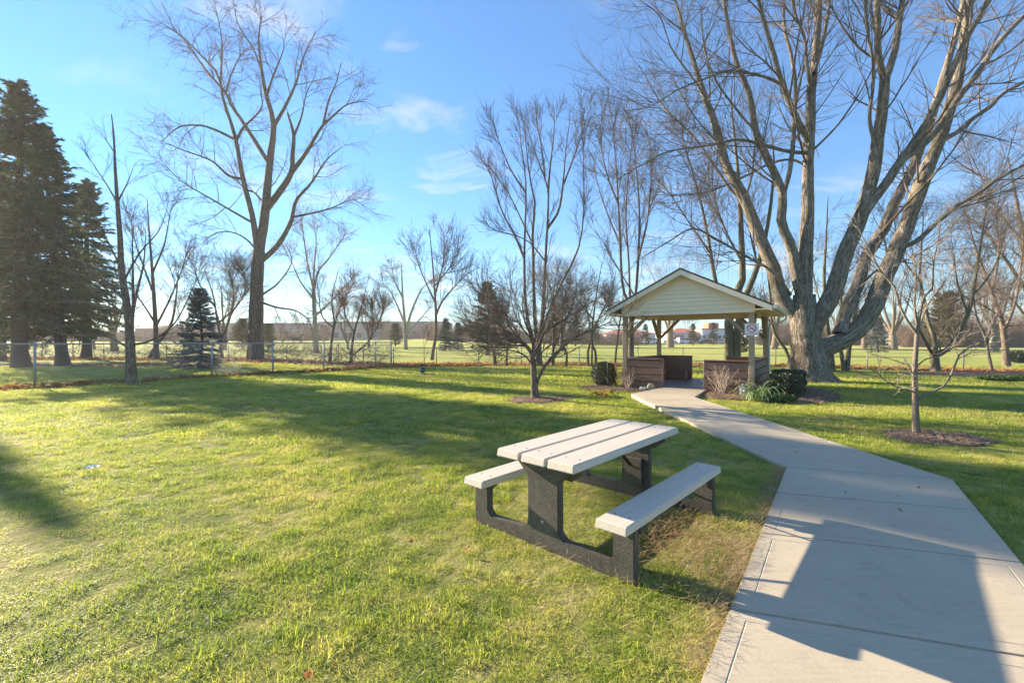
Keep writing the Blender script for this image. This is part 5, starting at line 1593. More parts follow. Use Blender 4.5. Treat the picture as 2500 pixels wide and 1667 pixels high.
# ------------------------------------------------------------------ picnic table
def build_table():
    th = math.radians(47.4)
    W, L = 0.755, 1.85
    o = np.array([-0.131, 3.525]); l = np.array([math.cos(th), math.sin(th)]); u = np.array([math.sin(th), -math.cos(th)])
    c = o + u * W / 2 + l * L / 2
    # local x along the table (away), local y to its left, so +u is -y
    t = thing('picnic_table', 'beige plastic-plank picnic table on black speckled end frames beside the path', 'picnic table', (c[0], c[1], -0.03), th)
    hx = L / 2; pw, gap = 0.238, 0.018
    def plank(nm, y0, y1, z1, th_=0.062):
        bm = bmesh.new()
        vs = box_bm(bm, (-hx, y0, z1 - th_), (hx, y1, z1))
        for v in bm.verts:                      # slightly drawn-in upper edges
            if v.co.z > z1 - 0.01:
                v.co.x *= (hx - 0.012) / hx
                yc = (y0 + y1) / 2; v.co.y = yc + (v.co.y - yc) * 0.965
        return link(nm, bmesh_mesh(nm, bm, M['lumber'], bevel=0.008, seg=3), t)
    bolt = bmesh.new(); bmesh.ops.create_cone(bolt, cap_ends=True, segments=10, radius1=0.0065, radius2=0.006, depth=0.003)
    bolt_me = bmesh_mesh('bolt', bolt, M['dark_steel'])
    zt_ = 0.765; zs = 0.452
    ex = hx - 0.165
    for i in (-1, 0, 1):
        yc = i * (pw + gap)
        p = plank('table_plank', yc - pw / 2, yc + pw / 2, zt_)
        for x in (-ex, ex):
            for dy in (-0.062, 0.062): link('bolt', bolt_me, p, (x, yc + dy, zt_ + 0.001))
    for s in (-1, 1):
        yc = s * (W / 2 + 0.165 + 0.118)
        p = plank('seat_plank', yc - 0.118, yc + 0.118, zs)
        for x in (-ex, ex):
            for dy in (-0.055, 0.055): link('bolt', bolt_me, p, (x, yc + dy, zs + 0.001))
    # end frames
    zc = zt_ - 0.063; zl = zs - 0.063
    def half(s):
        return [(s * p[0], p[1]) for p in [(0.30, zc), (0.15, 0.56), (0.15, 0.195), (0.19, 0.145), (0.56, 0.125), (0.605, 0.17), (0.605, zl), (0.765, zl), (0.765, 0.0)]]
    R_, L_ = half(1), half(-1)
    outline = R_ + L_[::-1]
    for s in (-1, 1):
        x0 = s * ex - 0.036
        bm = bmesh.new()
        prism_bm(bm, outline, (x0, 0, 0), (0, 1, 0), (0, 0, 1), (1, 0, 0), 0.072)
        fr = link('end_frame', bmesh_mesh('end_frame', bm, M['speckle'], bevel=0.007, seg=2), t)
        # cleats bolted to the inside, carrying planks
        xi = x0 + 0.073 if s < 0 else x0 - 0.046
        bm = bmesh.new(); prism_bm(bm, [(-0.33, zc - 0.001), (0.33, zc - 0.001), (0.33, zc - 0.05), (0.22, zc - 0.13), (-0.22, zc - 0.13), (-0.33, zc - 0.05)], (xi, 0, 0), (0, 1, 0), (0, 0, 1), (1, 0, 0), 0.045)
        link('cleat', bmesh_mesh('cleat', bm, M['speckle'], bevel=0.004, seg=1), fr)
        for q in (-1, 1):
            bm = bmesh.new(); prism_bm(bm, [(q * 0.60, zl - 0.001), (q * 0.78, zl - 0.001), (q * 0.78, zl - 0.03), (q * 0.72, zl - 0.085), (q * 0.66, zl - 0.085), (q * 0.60, zl - 0.03)], (xi, 0, 0), (0, 1, 0), (0, 0, 1), (1, 0, 0), 0.045)
            link('cleat', bmesh_mesh('cleat', bm, M['speckle'], bevel=0.004, seg=1), fr)
        # inner stiffening boss on the column
        xb = x0 + 0.073 if s < 0 else x0 - 0.046
        bm = bmesh.new(); box_bm(bm, (xb, -0.09, 0.16), (xb + 0.045, 0.09, 0.44))
        link('column_boss', bmesh_mesh('column_boss', bm, M['speckle'], bevel=0.004, seg=1), fr)
        bm = bmesh.new(); bmesh.ops.create_uvsphere(bm, u_segments=10, v_segments=6, radius=0.014)
        bmesh.ops.scale(bm, verts=bm.verts, vec=(0.5, 1, 1))
        link('bolt_head', bmesh_mesh('bolt_head', bm, M['steel'], True), fr, (x0 if s < 0 else x0 + 0.072, 0, 0.235))
        xa = s * (ex - 0.085)
        beam('brace', (xa, 0.025, 0.36), (s * 0.28, 0.025, zt_ - 0.075), 0.012, 0.045, M['dark_steel'], t, 0.002, up=(0, 1, 0))
        # the crosspiece the braces rise to
    box('brace_plate', (-0.30, -0.02, zt_ - 0.078), (0.30, 0.06, zt_ - 0.064), M['dark_steel'], t, 0.002)


build_table()

# ------------------------------------------------------------------ planting round the gazebo
def leaf_ball(name, label, cat, c, rx, ry, rz_, n, size, mat, seed, boxy=0.0, rot=0.0, stems=True, group=None, fill=0.35):
    rng = np.random.default_rng(seed)
    root = thing(name, label, cat, (c[0], c[1], c[2]), rot, group)
    d = unit(rng.standard_normal((n, 3)))
    if boxy:
        m = np.abs(d).max(1, keepdims=True); d = d * (1 - boxy) + (d / m) * boxy * 0.9
    lump = 1 + 0.05 * np.sin(d[:, :1] * 7 + 1) * np.sin(d[:, 1:2] * 6) + 0.05 * np.sin(d[:, 2:3] * 9 + 2)
    r = np.where(rng.random((n, 1)) < fill, rng.random((n, 1)) ** 0.4, 1 - 0.10 * rng.random((n, 1)) ** 2)
    P = d * lump * r * np.array([rx, ry, rz_]) + np.array([0, 0, rz_ * 1.02])
    P[:, 2] = np.maximum(P[:, 2], 0.03)
    A = unit(d * 0.6 + rng.standard_normal((n, 3)) * 0.8) * (size * rng.uniform(0.6, 1.2, n))[:, None]
    B = unit(np.cross(A, rng.standard_normal((n, 3)))) * (size * 0.5 * rng.uniform(0.7, 1.2, n))[:, None]
    a = Acc(); a.cards(P, A, B)
    link('foliage', a.mesh('foliage', M[mat], smooth=False), root)
    if stems:
        s = Acc(); k = 26
        q = np.stack([rng.normal(0, rx * 0.12, k), rng.normal(0, ry * 0.12, k), np.full(k, -0.02)], -1)
        e = unit(rng.standard_normal((k, 3)) + np.array([0, 0, 0.6])) * np.array([rx, ry, rz_]) * 0.85 + np.array([0, 0, rz_])
        t = np.linspace(0, 1, 5)[None, :, None]
        s.tubes(q[:, None] * (1 - t) + e[:, None] * t, np.linspace(0.012, 0.004, 5)[None] * np.ones((k, 1)), 4)
        link('stem', s.mesh('stem', M['twig_dark']), root)
    return root


bx0 = G(1474, 943)
leaf_ball('boxwood_bush', 'round dark-green boxwood bush left of the gazebo', 'bush', bx0, 0.43, 0.42, 0.44, 9000, 0.022, 'box_leaf', 401)
hg = gz(GA + 0.85, 0.85)
leaf_ball('clipped_hedge', 'flat-topped dark clipped hedge along the right side of the gazebo', 'hedge', (*hg, 0.03), 0.46, 1.35, 0.36, 22000, 0.022, 'box_leaf', 402, 0.75, GYAW, fill=0.25)
ys = G(2490, 886)
leaf_ball('dark_shrub', 'dark evergreen shrub against the fence near the right edge', 'bush', ys, 0.75, 0.6, 0.45, 5000, 0.05, 'box_leaf', 403)


def twig_shrub(name, label, c, h, spread, n, mat, seed, leaves=None, group=None, r=0.007):
    rng = np.random.default_rng(seed)
    root = thing(name, label, 'shrub', c, 0, group)
    P = np.zeros((n, 6, 3)); P[:, 0] = np.stack([rng.normal(0, 0.05, n), rng.normal(0, 0.05, n), np.full(n, -0.03)], -1)
    d = unit(np.stack([rng.normal(0, spread, n), rng.normal(0, spread, n), np.ones(n)], -1)); L = h * rng.uniform(0.65, 1.05, n)
    for j in range(1, 6):
        d = unit(d + rng.normal(0, 0.13, (n, 3))); P[:, j] = P[:, j - 1] + d * (L / 5)[:, None]
    R = np.linspace(r, r * 0.45, 6)[None] * np.ones((n, 1))
    a = Acc(); a.tubes(P, R, 5)
    cp, cr = grow(P, R, n * 4, h * 0.15, h * 0.42, 42, 0.06, 0.15, 4, 0.75, 0.3, 0.0032, rng); a.tubes(cp, cr, 4)
    c2, r2 = grow(cp, cr, n * 8, h * 0.05, h * 0.16, 45, 0.03, 0.15, 3, 0.8, 0.2, 0.0028, rng); a.tubes(c2, r2, 3)
    link('stem', a.mesh('stem', M[mat]), root)
    if leaves:
        m = leaves[1]; i = rng.integers(0, len(c2), m)
        A = unit(rng.standard_normal((m, 3))) * 0.018; B = unit(np.cross(A, rng.standard_normal((m, 3)))) * 0.011
        b = Acc(); b.cards(c2[i, -1] + rng.normal(0, 0.02, (m, 3)), A, B)
        link('foliage', b.mesh('foliage', M[leaves[0]], smooth=False), root)
    return root


twig_shrub('dry_shrub', 'bleached leafless hydrangea shrub before the right bench wall', (*gz(3.02, -0.30), 0.05), 0.86, 0.30, 30, 'twig_dry', 411, r=0.008)
twig_shrub('dry_shrub', 'small pale twiggy shrub at the left front gazebo post', (*gz(0.26, -0.42), 0.04), 0.62, 0.33, 16, 'twig_dry', 412, r=0.007)
twig_shrub('red_shrub', 'low red-tinged twiggy shrub touching the left front gazebo post', (*gz(0.1, -0.2), 0.03), 0.72, 0.2, 16, 'twig_red', 413, ('dead_leaf', 120))
twig_shrub('red_shrub', 'pinkish leafless barberry behind the round boxwood', (*gz(-0.62, 0.55), 0.02), 0.85, 0.34, 46, 'twig_red', 414, ('dead_leaf', 350))
twig_shrub('dry_shrub', 'wispy dead flower stalk leaning by the right front post', (*gz(3.55, -0.30), 0.04), 0.62, 0.16, 4, 'twig_dry', 415, ('yellow_leaf', 40))


def strap_clump(name, label, c, n, L0, L1, w, mat, seed, flat=0.6):
    rng = np.random.default_rng(seed)
    K = 9
    ph = rng.uniform(0, 6.28, n); L = rng.uniform(L0, L1, n); el = rng.uniform(0.55, 1.35, n)
    d = np.stack([np.cos(ph) * np.cos(el), np.sin(ph) * np.cos(el), np.sin(el)], -1)
    P = np.zeros((n, K, 3)); P[:, 0] = np.stack([rng.normal(0, 0.13, n), rng.normal(0, 0.10, n), np.zeros(n)], -1)
    for j in range(1, K):
        d = unit(d + np.array([0, 0, -0.30 * flat * 2.0 * j / K]) + rng.normal(0, 0.07, (n, 3)))
        P[:, j] = P[:, j - 1] + d * (L / (K - 1))[:, None]
        P[:, j, 2] = np.maximum(P[:, j, 2], 0.012 + 0.03 * rng.random(n))
    side = np.stack([-np.sin(ph), np.cos(ph), np.zeros(n)], -1)[:, None] + rng.normal(0, 0.15, (n, K, 3))
    ww = (w * np.sin(np.pi * (0.12 + 0.86 * np.linspace(0, 1, K))))[None, :, None] * rng.uniform(0.7, 1.2, n)[:, None, None]
    A, B = P + side * ww, P - side * ww
    A[..., 2] += ww[..., 0] * 0.5; B[..., 2] += ww[..., 0] * 0.5
    a = Acc()
    for X, Y in ((A, P), (P, B)):
        a.quads(np.stack([X[:, :-1], Y[:, :-1], Y[:, 1:], X[:, 1:]], 2).reshape(-1, 3))
    root = thing(name, label, 'plant', c)
    link('leaf', a.mesh('leaf', M[mat], smooth=True), root, kind='stuff')
    return root


lc = G(1862, 980)
strap_clump('daylily_clump', 'sprawling clump of green strap leaves below the right gazebo post', (lc[0] - 0.05, lc[1] + 0.05, 0.03), 85, 0.45, 0.9, 0.021, 'strap', 421, 1.5)
lc2 = G(1905, 982)
leaf_ball('creeping_plant', 'low feathery green plant right of the strap-leaf clump', 'plant', (lc2[0], lc2[1], 0.02), 0.42, 0.28, 0.10, 1500, 0.03, 'ivy', 422, stems=False)
yc = G(1468, 968)
strap_clump('hosta_clump', 'flattened yellow hosta leaves in front of the round boxwood', (yc[0], yc[1], 0.03), 36, 0.22, 0.46, 0.032, 'yellow_leaf', 423, 1.6)
gc = G(2470, 930)
leaf_ball('ground_cover', 'patch of low green ground cover in the mulch at the right edge', 'plant', (gc[0], gc[1], 0.03), 1.25, 0.55, 0.09, 3800, 0.05, 'ivy', 424, stems=False)


def rock(name, label, c, r, mat, seed, cat='stone'):
    bm = bmesh.new(); bmesh.ops.create_icosphere(bm, subdivisions=3, radius=1)
    rng = np.random.default_rng(seed); k = rng.uniform(1, 3, (4, 3)); ph = rng.uniform(0, 6, 4)
    for v in bm.verts:
        n = np.array(v.co); f = 1 + 0.10 * sum(math.sin(float(n @ k[i]) * 1.6 + ph[i]) for i in range(4)) / 2
        v.co = Vector((n[0] * r[0] * f, n[1] * r[1] * f, max(n[2] * r[2] * f, -0.6 * r[2])))
    me = bmesh_mesh(name, bm, M[mat], True)
    return link(name, me, None, (c[0], c[1], c[2] + r[2] * 0.55), label, cat)


rock('round_stone', 'mossy tan round stone on edge at the left gazebo bench wall', (*gz(0.98, -0.32), 0.02), (0.13, 0.09, 0.15), 'stone', 431)
rock('white_stone', 'small white stone beside the mossy tan round stone', (*gz(0.74, -0.38), 0.02), (0.12, 0.08, 0.07), 'stone_white', 432)


def build_statue():
    p = gz(3.62, -0.36)
    s = thing('garden_statue', 'small weathered white garden figure at the foot of the right front post', 'statue', (*p, 0.04), GYAW)
    # plinth
    bm = bmesh.new()
    prof = [(0.0, 0.0), (0.10, 0.0), (0.105, 0.03), (0.085, 0.045), (0.08, 0.06), (0.0, 0.06)]
    vs = [bm.verts.new((x, 0, z)) for x, z in prof]
    es = [bm.edges.new((vs[i], vs[i + 1])) for i in range(len(vs) - 1)]
    bmesh.ops.spin(bm, geom=vs + es, cent=(0, 0, 0), axis=(0, 0, 1), angle=2 * math.pi, steps=18)
    bmesh.ops.remove_doubles(bm, verts=bm.verts[:], dist=0.0005); bmesh.ops.recalc_face_normals(bm, faces=bm.faces[:])
    link('plinth', bmesh_mesh('plinth', bm, M['statue'], True), s)
    # seated figure grown from a skeleton
    J = {'pel': (0, 0, 0.11, 0.062), 'chest': (0, 0.0, 0.21, 0.055), 'neck': (0, -0.005, 0.265, 0.024), 'head': (0, -0.012, 0.315, 0.042), 'crown': (0, -0.008, 0.345, 0.034),
         'ls': (-0.055, 0, 0.235, 0.026), 'le': (-0.085, -0.03, 0.17, 0.020), 'lh': (-0.03, -0.075, 0.16, 0.017),
         'rs': (0.055, 0, 0.235, 0.026), 're': (0.085, -0.03, 0.17, 0.020), 'rh': (0.03, -0.075, 0.16, 0.017),
         'lk': (-0.055, -0.085, 0.125, 0.030), 'lf': (-0.045, -0.085, 0.07, 0.024), 'rk': (0.055, -0.085, 0.125, 0.030), 'rf': (0.045, -0.085, 0.07, 0.024)}
    E_ = [('pel', 'chest'), ('chest', 'neck'), ('neck', 'head'), ('head', 'crown'), ('chest', 'ls'), ('ls', 'le'), ('le', 'lh'), ('chest', 'rs'), ('rs', 're'), ('re', 'rh'), ('pel', 'lk'), ('lk', 'lf'), ('pel', 'rk'), ('rk', 'rf')]
    names = list(J); me = bpy.data.meshes.new('figure')
    me.from_pydata([J[n][:3] for n in names], [(names.index(a), names.index(b)) for a, b in E_], [])
    o = bpy.data.objects.new('figure', me); COL.objects.link(o)
    o.modifiers.new('Skin', 'SKIN'); ss = o.modifiers.new('Sub', 'SUBSURF'); ss.levels = ss.render_levels = 2
    for v, n in zip(me.skin_vertices[0].data, names):
        v.radius = (J[n][3], J[n][3]); v.use_root = n == 'pel'
    dg = bpy.context.evaluated_depsgraph_get()
    me2 = bpy.data.meshes.new_from_object(o.evaluated_get(dg)); bpy.data.objects.remove(o)
    me2.name = 'figure'; me2.materials.clear(); me2.materials.append(M['statue'])
    me2.polygons.foreach_set('use_smooth', np.ones(len(me2.polygons), bool))
    link('figure', me2, s)


build_statue()

# shepherd's hook beside the boxwood
hk = G(1483, 946)
a = Acc()
a.tubes(catmull([(hk[0], hk[1], -0.1), (hk[0], hk[1], 0.5), (hk[0] - 0.0, hk[1], 0.88), (hk[0] - 0.045, hk[1], 0.955), (hk[0] - 0.10, hk[1], 0.94), (hk[0] - 0.12, hk[1], 0.87)], 26)[None], np.full((1, 26), 0.0065), 6)
link('shepherd_hook', a.mesh('shepherd_hook', M['galv'], hk), None, hk, 'thin metal shepherd hook stuck in the bed at the round boxwood', 'garden hook')
# blue garden sign by the whip
sp = G(1030, 915)
s = thing('garden_sign', 'little dark-blue sign tilted on a white stake on the lawn', 'sign', sp, 0.15)
pl = box('sign_plate', (-0.10, -0.006, 0.09), (0.10, 0.006, 0.34), M['blue_sign'], s, 0.003, M=Matrix.Rotation(0.18, 4, 'Y'))
box('sign_patch', (-0.06, -0.0075, 0.26), (0.05, -0.0062, 0.32), M['car_blue'], pl, 0.0, M=Matrix.Rotation(0.18, 4, 'Y'))
beam('stake', (0.035, 0.012, 0.24), (0.10, 0.012, -0.08), 0.03, 0.006, M['white'], s, 0.001)
# white scrap on the lawn
sc_ = G(222, 1150)
bm = bmesh.new(); bmesh.ops.create_grid(bm, x_segments=6, y_segments=4, size=0.06)
rng = np.random.default_rng(5)
for v in bm.verts: v.co += Vector((rng.normal(0, 0.006), rng.normal(0, 0.006), 0.03 + rng.normal(0, 0.014)))
link('paper_scrap', bmesh_mesh('paper_scrap', bm, M['white']), None, (sc_[0], sc_[1], 0.03), 'crumpled white scrap of paper lying on the sunny lawn', 'litter')

# ------------------------------------------------------------------ far buildings, car park, cars
def quad_sheet(name, pts, mat, dz, label=None):
    V = [(x, y, float(zt(x, y)) + dz) for x, y in pts]
    link(name, npmesh(name, V, [(0, 1, 2, 3)], mat), kind='structure', label=label)


def lot():
    n = 30; xs = np.linspace(-20, 110, n)
    V = []
    for y in np.linspace(122, 150, 6):
        V += [(x, y, float(zt(x, y)) + 0.03) for x in xs]
    q = [(a * n + i, a * n + i + 1, (a + 1) * n + i + 1, (a + 1) * n + i) for a in range(5) for i in range(n - 1)]
    link('parking_lot', npmesh('parking_lot', V, q, M['asphalt'], True), kind='structure')


lot()


def building(name, label, px0, px1, d, depth, h, wall, roof=None, rh=0, hip=True, wins=0, win_w=1.0, win_z=(0.8, 2.0), awn=None, base_px=None):
    x0, x1 = (px0 - 1250) / F * d, (px1 - 1250) / F * d
    xc = (x0 + x1) / 2; z = float(zt(xc, d))
    b = thing(name, label, 'building', (xc, d, z))
    w = (x1 - x0) / 2
    box('wall', (-w, 0, -0.5), (w, depth, h), M[wall], b, 0)
    if roof:
        if rh > 0:
            bm = bmesh.new(); e = 0.5
            lo = [(-w - e, -e, h), (w + e, -e, h), (w + e, depth + e, h), (-w - e, depth + e, h)]
            ins = min(w, depth / 2) * (0.9 if hip else 0.0)
            hi = [(-w - e + ins, depth / 2, h + rh), (w + e - ins, depth / 2, h + rh)]
            v = [bm.verts.new(p) for p in lo + hi]
            for f in ((0, 1, 5, 4), (2, 3, 4, 5), (1, 2, 5), (3, 0, 4), (3, 2, 1, 0)): bm.faces.new([v[i] for i in f])
            bmesh.ops.recalc_face_normals(bm, faces=bm.faces[:])
            link('roof', bmesh_mesh('roof', bm, M[roof]), b)
        else:
            box('roof', (-w - 0.15, -0.15, h), (w + 0.15, depth + 0.15, h + 0.4), M[roof], b, 0)
    for i in range(wins):
        xx = -w + (i + 0.5) * 2 * w / wins
        f = box('window', (xx - win_w / 2 - 0.1, -0.06, win_z[0] - 0.1), (xx + win_w / 2 + 0.1, 0.0, win_z[1] + 0.1), M['white'], b, 0)
        box('pane', (xx - win_w / 2, -0.09, win_z[0]), (xx + win_w / 2, -0.05, win_z[1]), M['glass'], f, 0)
    if awn:
        for a0, a1 in awn:
            X0, X1 = -w + a0 * 2 * w, -w + a1 * 2 * w
            bm = bmesh.new(); prism_bm(bm, [(0, 2.9), (-1.1, 2.2), (-1.1, 2.1), (0, 2.2)], (X0, -0.01, 0), (0, 1, 0), (0, 0, 1), (1, 0, 0), X1 - X0)
            link('awning', bmesh_mesh('awning', bm, M['roof_orange']), b)
    return b


building('plaza_building', 'white plaza wing with orange hip roof left of the gazebo post', 1480, 1600, 152, 12, 3.2, 'render_white', 'roof_orange', 1.6, True, 6, 1.4, awn=[(0.1, 0.3)])
building('plaza_building', 'long white plaza wing with orange roof and awning inside the gazebo frame', 1640, 1712, 152, 12, 3.6, 'render_white', 'roof_orange', 1.7, True, 4, 1.4, awn=[(0.05, 0.4), (0.55, 0.95)])
tb = building('plaza_building', 'tallest white plaza block with dark window band and orange parapet', 1714, 1800, 150, 14, 4.6, 'render_white', 'roof_orange', 0, True, 7, 1.2, (1.6, 2.6))
box('roof_turret', (-3.0, 2, 5.0), (0.6, 6, 7.0), M['roof_orange'], tb, 0)
building('plaza_building', 'white plaza end block glimpsed between gazebo and huge maple', 1850, 1925, 150, 12, 4.0, 'render_white', 'roof_grey', 0, True, 5, 1.4)
building('brick_house', 'dull brick house with a white door bay behind the spruces', 52, 140, 118, 9, 4.6, 'brick_far', 'roof_grey', 1.4, False, 3, 1.2, (1.2, 2.6))
building('long_building', 'long low grey building beyond the vine-wrapped tree', 480, 740, 150, 16, 5.2, 'grey_far', 'roof_grey', 0, True, 9, 1.8, (1.6, 3.0))
building('long_building', 'tan flat-roofed building behind the pale birch', 778, 892, 140, 16, 5.4, 'tan_far', 'roof_grey', 0, True, 4, 1.8, (0.6, 2.4))
building('long_building', 'low grey hall behind the open tree', 900, 1090, 165, 16, 6.0, 'grey_far', 'roof_grey', 0, True, 6, 1.8, (1.6, 3.0))
building('long_building', 'dull brick block left of the blue spruce in the distance', 330, 455, 140, 12, 3.6, 'brick_far', 'roof_grey', 1.2, False, 5, 1.4, (1.2, 2.4))
building('dark_house', 'dark low house far right of the huge maple', 2170, 2290, 105, 9, 2.4, 'grey_far', 'roof_grey', 1.4, False, 4, 1.2, (0.9, 1.9))
building('dark_house', 'dark low house at the far right behind bare trees', 2380, 2520, 110, 9, 2.6, 'brick_far', 'roof_grey', 1.4, False, 4, 1.2, (0.9, 1.9))


def car_meshes(kind):
    bm = bmesh.new()
    if kind == 'car':
        body = [(-2.15, 0.28), (2.1, 0.28), (2.2, 0.5), (2.15, 0.78), (1.15, 0.92), (0.45, 1.38), (-0.85, 1.42), (-1.75, 1.0), (-2.15, 0.92), (-2.25, 0.55)]
        glass = [(1.02, 0.94), (0.42, 1.31), (-0.82, 1.35), (-1.5, 1.0)]; w = 0.86
    else:
        body = [(-2.4, 0.35), (2.3, 0.35), (2.4, 0.6), (2.3, 1.0), (1.5, 1.12), (0.9, 1.75), (-2.3, 1.82), (-2.42, 1.2)]
        glass = [(1.36, 1.14), (0.85, 1.66), (-2.15, 1.72), (-2.2, 1.16)]; w = 0.94
    prism_bm(bm, body, (0, -w, 0), (1, 0, 0), (0, 0, 1), (0, 1, 0), 2 * w)
    bme = bmesh_mesh('body', bm, None, bevel=0.07, seg=2)
    bm = bmesh.new(); prism_bm(bm, glass, (0, -w - 0.006, 0), (1, 0, 0), (0, 0, 1), (0, 1, 0), 2 * w + 0.012)
    gme = bmesh_mesh('window', bm, M['glass'], bevel=0.03, seg=1)
    bm = bmesh.new(); bmesh.ops.create_cone(bm, cap_ends=True, segments=16, radius1=0.33, radius2=0.33, depth=0.22, matrix=Matrix.Rotation(math.pi / 2, 4, 'X'))
    wme = bmesh_mesh('wheel', bm, M['tyre'], bevel=0.02, seg=1)
    return bme, gme, wme, w


CARS = {k: car_meshes(k) for k in ('car', 'van')}


def car(kind, px, d, rz, paint, label):
    bme, gme, wme, w = CARS[kind]
    p = gp(px, d)
    r = thing('parked_' + kind, label, kind, (p[0], p[1], p[2] + 0.03), rz, 'vehicles in the far car park')
    m = bme.copy(); m.materials.clear(); m.materials.append(M[paint])
    link('body', m, r); link('window', gme, r)
    for x in (-1.35, 1.35):
        for y in (-1, 1): link('wheel', wme, r, (x, y * (w - 0.1), 0.33))


for kind, px, d, rz, paint, lab in [
    ('car', 1724, 126, 0.0, 'car_dark', 'dark car parked before the tallest white plaza block'),
    ('van', 1674, 128, 0.1, 'car_white', 'white van parked below the plaza awning in the gazebo frame'),
    ('car', 1652, 130, 1.2, 'car_silver', 'silver car half hidden by the far stout trunk'),
    ('car', 1560, 128, 1.4, 'car_white', 'white car seen close beside the left gazebo post'),
    ('van', 1590, 131, 0.2, 'car_white', 'white van just left of the back gazebo post'),
    ('car', 1496, 128, 0.0, 'car_white', 'white car left of the gazebo below the orange hip roof'),
    ('car', 1518, 132, 1.3, 'car_blue', 'blue car parked beside the white car left of the gazebo'),
    ('car', 1756, 129, 0.1, 'car_white', 'white car right of the dark car'),
    ('car', 1392, 126, 0.0, 'car_silver', 'silver car glimpsed right of the fan tree'),
    ('van', 1888, 128, 0.0, 'car_white', 'white van glimpsed between gazebo and maple'),
]:
    car(kind, px, d, rz, paint, lab)

# ------------------------------------------------------------------ low winter haze
def haze():
    m = bpy.data.materials.new('haze'); m.use_nodes = True
    nt = m.node_tree; nt.nodes.clear()
    out = nt.nodes.new('ShaderNodeOutputMaterial'); v = nt.nodes.new('ShaderNodeVolumePrincipled')
    v.inputs['Color'].default_value = (1.0, 0.98, 0.95, 1); v.inputs['Density'].default_value = 0.0007; v.inputs['Anisotropy'].default_value = 0.3
    nt.links.new(v.outputs[0], out.inputs['Volume'])
    bm = bmesh.new(); box_bm(bm, (-345, -85, -1.2), (345, 355, 33))
    link('haze', bmesh_mesh('haze', bm, m), kind='stuff', label='thin low winter haze over the whole park')


haze()

# ------------------------------------------------------------------ grass blades, straw
def tuft_mesh(seed, r, n, l0, l1, w, tone0=0.47):
    rng = np.random.default_rng(seed)
    K = 4
    a = rng.uniform(0, 6.28, n); rr = r * np.sqrt(rng.random(n))
    P = np.zeros((n, K, 3)); P[:, 0] = np.stack([rr * np.cos(a), rr * np.sin(a), np.full(n, -0.004)], -1)
    ph = rng.uniform(0, 6.28, n); el = rng.uniform(0.6, 1.5, n)
    d = np.stack([np.cos(ph) * np.cos(el), np.sin(ph) * np.cos(el), np.sin(el)], -1)
    L = rng.uniform(l0, l1, n)
    for j in range(1, K):
        d = unit(d + np.array([0.10, -0.07, -0.42]) + rng.normal(0, 0.16, (n, 3)))
        P[:, j] = P[:, j - 1] + d * (L / (K - 1))[:, None]
        P[:, j, 2] = np.maximum(P[:, j, 2], 0.004)
    sd = np.stack([-np.sin(ph), np.cos(ph), np.zeros(n)], -1)
    ww = w * rng.uniform(0.6, 1.25, n)[:, None] * np.array([1.0, 0.95, 0.7, 0.12])[None]
    A, B = P + sd[:, None] * ww[..., None], P - sd[:, None] * ww[..., None]
    V = np.stack([A, B], 2).reshape(-1, 3)                # (n,K,2)
    base = (np.arange(n) * K * 2)[:, None] + (np.arange(K - 1) * 2)[None]
    q = np.stack([base, base + 1, base + 3, base + 2], -1).reshape(-1, 4)
    tone = np.repeat(rng.normal(tone0, 0.20, n), K * 2)
    # tips a little strawier than the foot
    tone += np.tile(np.repeat(np.array([-0.05, 0, 0.02, 0.06]), 2), n)
    return npmesh('grass_tuft', V, q, M['blade'], True, {'tone': tone})


def blade_mat():
    m, nt, p, out = mat_new('grass_blade')
    c = turf_color(nt, True)
    nt.links.new(c, p.inputs['Base Color'])
    p.inputs['Roughness'].default_value = 0.5; p.inputs['Specular IOR Level'].default_value = 0.35
    t = nt.nodes.new('ShaderNodeBsdfTranslucent')
    nt.links.new(mixc(nt, 1.0, c, (1.25, 1.25, 0.75), 'MULTIPLY'), t.inputs[0])
    ms = nt.nodes.new('ShaderNodeMixShader'); ms.inputs[0].default_value = 0.5
    nt.links.new(p.outputs[0], ms.inputs[1]); nt.links.new(t.outputs[0], ms.inputs[2])
    nt.links.new(ms.outputs[0], out.inputs[0])
    return m


M['blade'] = blade_mat()


